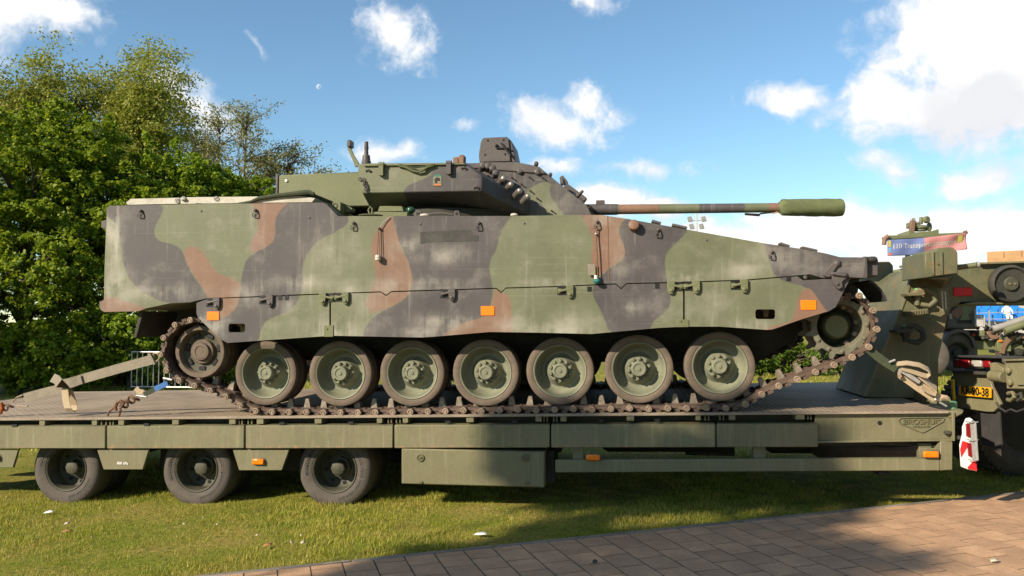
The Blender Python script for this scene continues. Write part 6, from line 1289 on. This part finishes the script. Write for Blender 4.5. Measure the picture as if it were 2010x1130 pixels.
# brown boarded crate riding on the hooklift truck's bed
YW_ = 24.2; a = P(1937, 494, YW_); dirc = unit((1.0, -.62, 0)); Hc = 1.35; bk = np.array((.5, .8, 0))
WBx = empty('wooden_crate', (a[0] + 1.2, YW_ - .3, a[2] - Hc), 'big brown boarded crate whose top shows above the trailer neck', 'crate')
for k in range(8):
    p0 = a + dirc * (k * .42); lo_ = np.array((0, 0, -Hc)); ring_ = [p0 + lo_, p0 + dirc * .41 + lo_, p0 + dirc * .41, p0]
    MB().loft(ring_, [q_ + bk for q_ in ring_]).build('board', M['wood'], WBx, bev=.01)
MB().bar(a + (0, -.03, -.25), a + dirc * 3.3 + (0, -.03, -.25), .03, .06).build('batten', M['wood'], WBx)
hf(MB().loft([a + lo_ + np.array((-.2, -.1, -.12)), a + dirc * 3.8 + lo_ + np.array((0, -.2, -.12)), a + dirc * 3.8 + lo_ + bk * 1.6 + np.array((0, 0, -.12)), a + lo_ + bk * 1.6 + np.array((-.2, 0, -.12))],
             [a + lo_ + np.array((-.2, -.1, -.01)), a + dirc * 3.8 + lo_ + np.array((0, -.2, -.01)), a + dirc * 3.8 + lo_ + bk * 1.6 + np.array((0, 0, -.01)), a + lo_ + bk * 1.6 + np.array((-.2, 0, -.01))]), 'load_bed', M['vgreen'])
pp_ = a + dirc * 3.3 + lo_; hf(MB().bar(pp_ + (0, .2, -.1), (pp_[0], pp_[1] + .2, gz(9) + .9), .08, .08), 'bed_post', M['vgreen'])
# grandstand with blue seats
YGs = 52.0
GS = empty('grandstand', (P(1960, 640, YGs)[0], YGs, gz(12)), 'grandstand with rows of bright blue plastic seats seen under the trailer neck', 'grandstand')
xg0 = P(1860, 600, YGs)[0]; xg1 = P(2180, 600, YGs)[0]; zg = P(1960, 640, YGs)[2]
seat_me = None
for r_i in range(9):
    z = zg + r_i * .38; y = YGs + r_i * .8; MB().box(xg0, xg1, y, y + .8, gz(12), z).build('terrace_step', M['conc'], GS)
    n_ = 26
    for k in range(n_):
        x = xg0 + .3 + k * .55 + (r_i % 2) * .1
        if r_i in (0,) and k < 4: continue
        if k in (9, 10) : continue
        if seat_me is None:
            so_ = MB().box(-.23, .23, 0, .42, 0, .05).box(-.23, .23, .36, .44, .05, .42).build('seat', M['seatblue'], GS, org=(0, 0, 0), bev=.03); seat_me = so_.data; so_.location = np.array((x, y + .2, z + .3)) - np.array(WORG[GS.name])
        else: o = bpy.data.objects.new('seat', seat_me); put(o, GS, (x, y + .2, z + .3))
MB().bar((xg0, YGs - .3, zg + .75), (xg1, YGs - .3, zg + .95), .025, .025).build('handrail', M['galv'], GS); MB().bar((xg0, YGs - .3, zg + .4), (xg1, YGs - .3, zg + .5), .025, .025).build('handrail', M['galv'], GS)
for k in range(6): x = xg0 + k * 2.2; MB().bar((x, YGs - .3, gz(12)), (x, YGs - .3, zg + .95), .04, .04).build('rail_post', M['galv'], GS)
# seated spectator
pc = P(1981, 612, YGs - .1); SPm = MB(); k_ = 1.0
me = bpy.data.meshes.new('person'); J = [(0, 0, 0), (0, 0, .25), (0, 0, .48), (0, 0, .60), (0, -.02, .74), (.20, 0, .47), (.30, -.06, .24), (.2, -.3, .16), (-.20, 0, .47), (-.3, -.06, .24), (-.2, -.3, .16), (.11, -.35, .03), (.12, -.4, -.4), (.12, -.52, -.44), (-.11, -.35, .03), (-.12, -.4, -.4), (-.12, -.52, -.44)]
me.from_pydata(J, [(0, 1), (1, 2), (2, 3), (3, 4), (2, 5), (5, 6), (6, 7), (2, 8), (8, 9), (9, 10), (0, 11), (11, 12), (12, 13), (0, 14), (14, 15), (15, 16)], []); me.materials.append(M['white'])
po = bpy.data.objects.new('person', me); put(po, None, (pc[0], pc[1] + .3, pc[2] - .25)); sk = po.modifiers.new('skin', 'SKIN')
for i, r_ in enumerate((.16, .16, .17, .06, .10, .07, .05, .045, .07, .05, .045, .09, .06, .05, .09, .06, .05)): me.skin_vertices[0].data[i].radius = (r_, r_ * .8)
me.skin_vertices[0].data[0].use_root = True; po.modifiers.new('sub', 'SUBSURF').render_levels = 1
tag(po, 'person in white top sitting on the blue grandstand seats', 'person')
MB().ball((pc[0], pc[1] + .3, pc[2] + .56), .115, 12, (1, 1, .8)).build('hair', M['bark'], po)
# floodlight mast
YL = 95.0; p = P(1367, 436, YL)
FM = empty('floodlight_mast', (p[0], YL, gz(12)), 'tall floodlight mast with four lamps far beyond the tank nose', 'floodlight')
MB().tube([(p[0], YL, gz(12)), p + (0, 0, 1.0)], [.16, .09], 8).build('mast', M['galv'], FM); MB().bar(p + (-.8, 0, .2), p + (.8, 0, .2), .05, .05).build('crossarm', M['galv'], FM)
for dx, dz in ((-.75, .35), (-.55, -.5), (.55, -.5), (.8, .35)): MB().obox(p + (dx, -.1, dz), (.26, .06, .05), (0, .1, 0), (-.1, 0, .30)).build('lamp_head', M['grey'], FM, bev=.05)
# crowd barrier on the lawn behind the trailer
YBa = 19.3; BA = empty('crowd_barrier', (P(300, 765, YBa)[0], YBa, gz(-13)), 'galvanised steel crowd barrier standing on the lawn under the tank rear', 'barrier')
x0_, x1_ = P(258, 740, YBa)[0], P(420, 740, YBa)[0]; zb_ = gz(x0_); 
MB().tube([(x0_, YBa, zb_ + .2), (x0_, YBa, zb_ + 1.08), (x1_, YBa, zb_ + 1.08), (x1_, YBa, zb_ + .2)], .02, 8, closed=True).build('frame', M['galv'], BA)
n_ = 15
for k in range(1, n_): x = x0_ + (x1_ - x0_) * k / n_; MB().cyl((x, YBa, zb_ + .2), (x, YBa, zb_ + 1.08), .011, n=6).build('bar', M['galv'], BA)
for x in (x0_ + .25, x1_ - .25): MB().tube([(x, YBa - .3, zb_), (x, YBa, zb_ + .2), (x, YBa + .3, zb_)], .018, 6).build('foot', M['galv'], BA)

# ------------------------------------------------------------------ litter on the grass and paving
def scrap(x, y, w1, w2, ang, name, label, cat, mat, h=.03):
    g_ = G(x, y); a = math.radians(ang); u = np.array((math.cos(a), math.sin(a), .1)) * w1; v = np.array((-math.sin(a), math.cos(a), .25)) * w2; c = g_ + np.array((0, 0, h))
    q = MB().add([c - u - v, c + u * .9 - v * .7, c + u * 1.1 + v * .6, c + u * .1 + v * 1.1 + (0, 0, .008), c - u * .9 + v * .7], [(0, 1, 2, 3, 4)])
    o = q.build(name, mat, None, label=label, cat=cat, recalc=False); s2 = o.modifiers.new('thick', 'SOLIDIFY'); s2.thickness = .002
dry = surf('dry leaf', (.30, .14, .06), .7, .2); petal = surf('pale petal', (.5, .44, .33), .6, .1)
scrap(96, 1011, .04, .018, 10, 'paper_scrap', 'small white paper scrap on the grass near the first trailer wheel', 'litter', M['white'])
scrap(944, 1055, .05, .02, -20, 'paper_scrap', 'white paper scrap on shaded grass beside the paving edge', 'litter', M['white'])
scrap(131, 1034, .018, .012, 40, 'petal', 'tiny white petal beside the fallen brown leaf', 'litter', petal); scrap(130, 1049, .035, .012, 5, 'fallen_leaf', 'flat brown leaf on the worn patch of grass', 'leaf', dry)
scrap(573, 1072, .022, .011, 110, 'feather', 'pale feather on the lawn nearer the curled grey leaf', 'feather', petal); scrap(595, 1072, .022, .011, 60, 'feather', 'pale feather on the lawn farther from the curled grey leaf', 'feather', petal)
scrap(525, 1077, .03, .016, 20, 'fallen_leaf', 'greyish curled leaf beside the pair of feathers', 'leaf', dry); scrap(1168, 1117, .018, .014, 20, 'fallen_leaf', 'dark curled leaf lying on a red paver', 'leaf', M['bark'], .05)
scrap(1952, 1115, .025, .014, 0, 'petal', 'white petal in a joint of the sunlit paving', 'litter', petal, .05)
random.seed(12)
for k in range(9):
    x, y = random.uniform(10, 1050), random.uniform(1000, 1090)
    if inpave(*G(x, y)[:2]) > -.1: continue
    scrap(x, y, random.uniform(.006, .012), random.uniform(.004, .009), random.uniform(0, 180), 'petal', 'tiny pale petal scattered on the lawn', 'petal', petal, .035)
for o in bpy.data.objects:
    if o.name.startswith('petal') and o.get('category') == 'petal': o['group'] = 'petals scattered on the lawn'
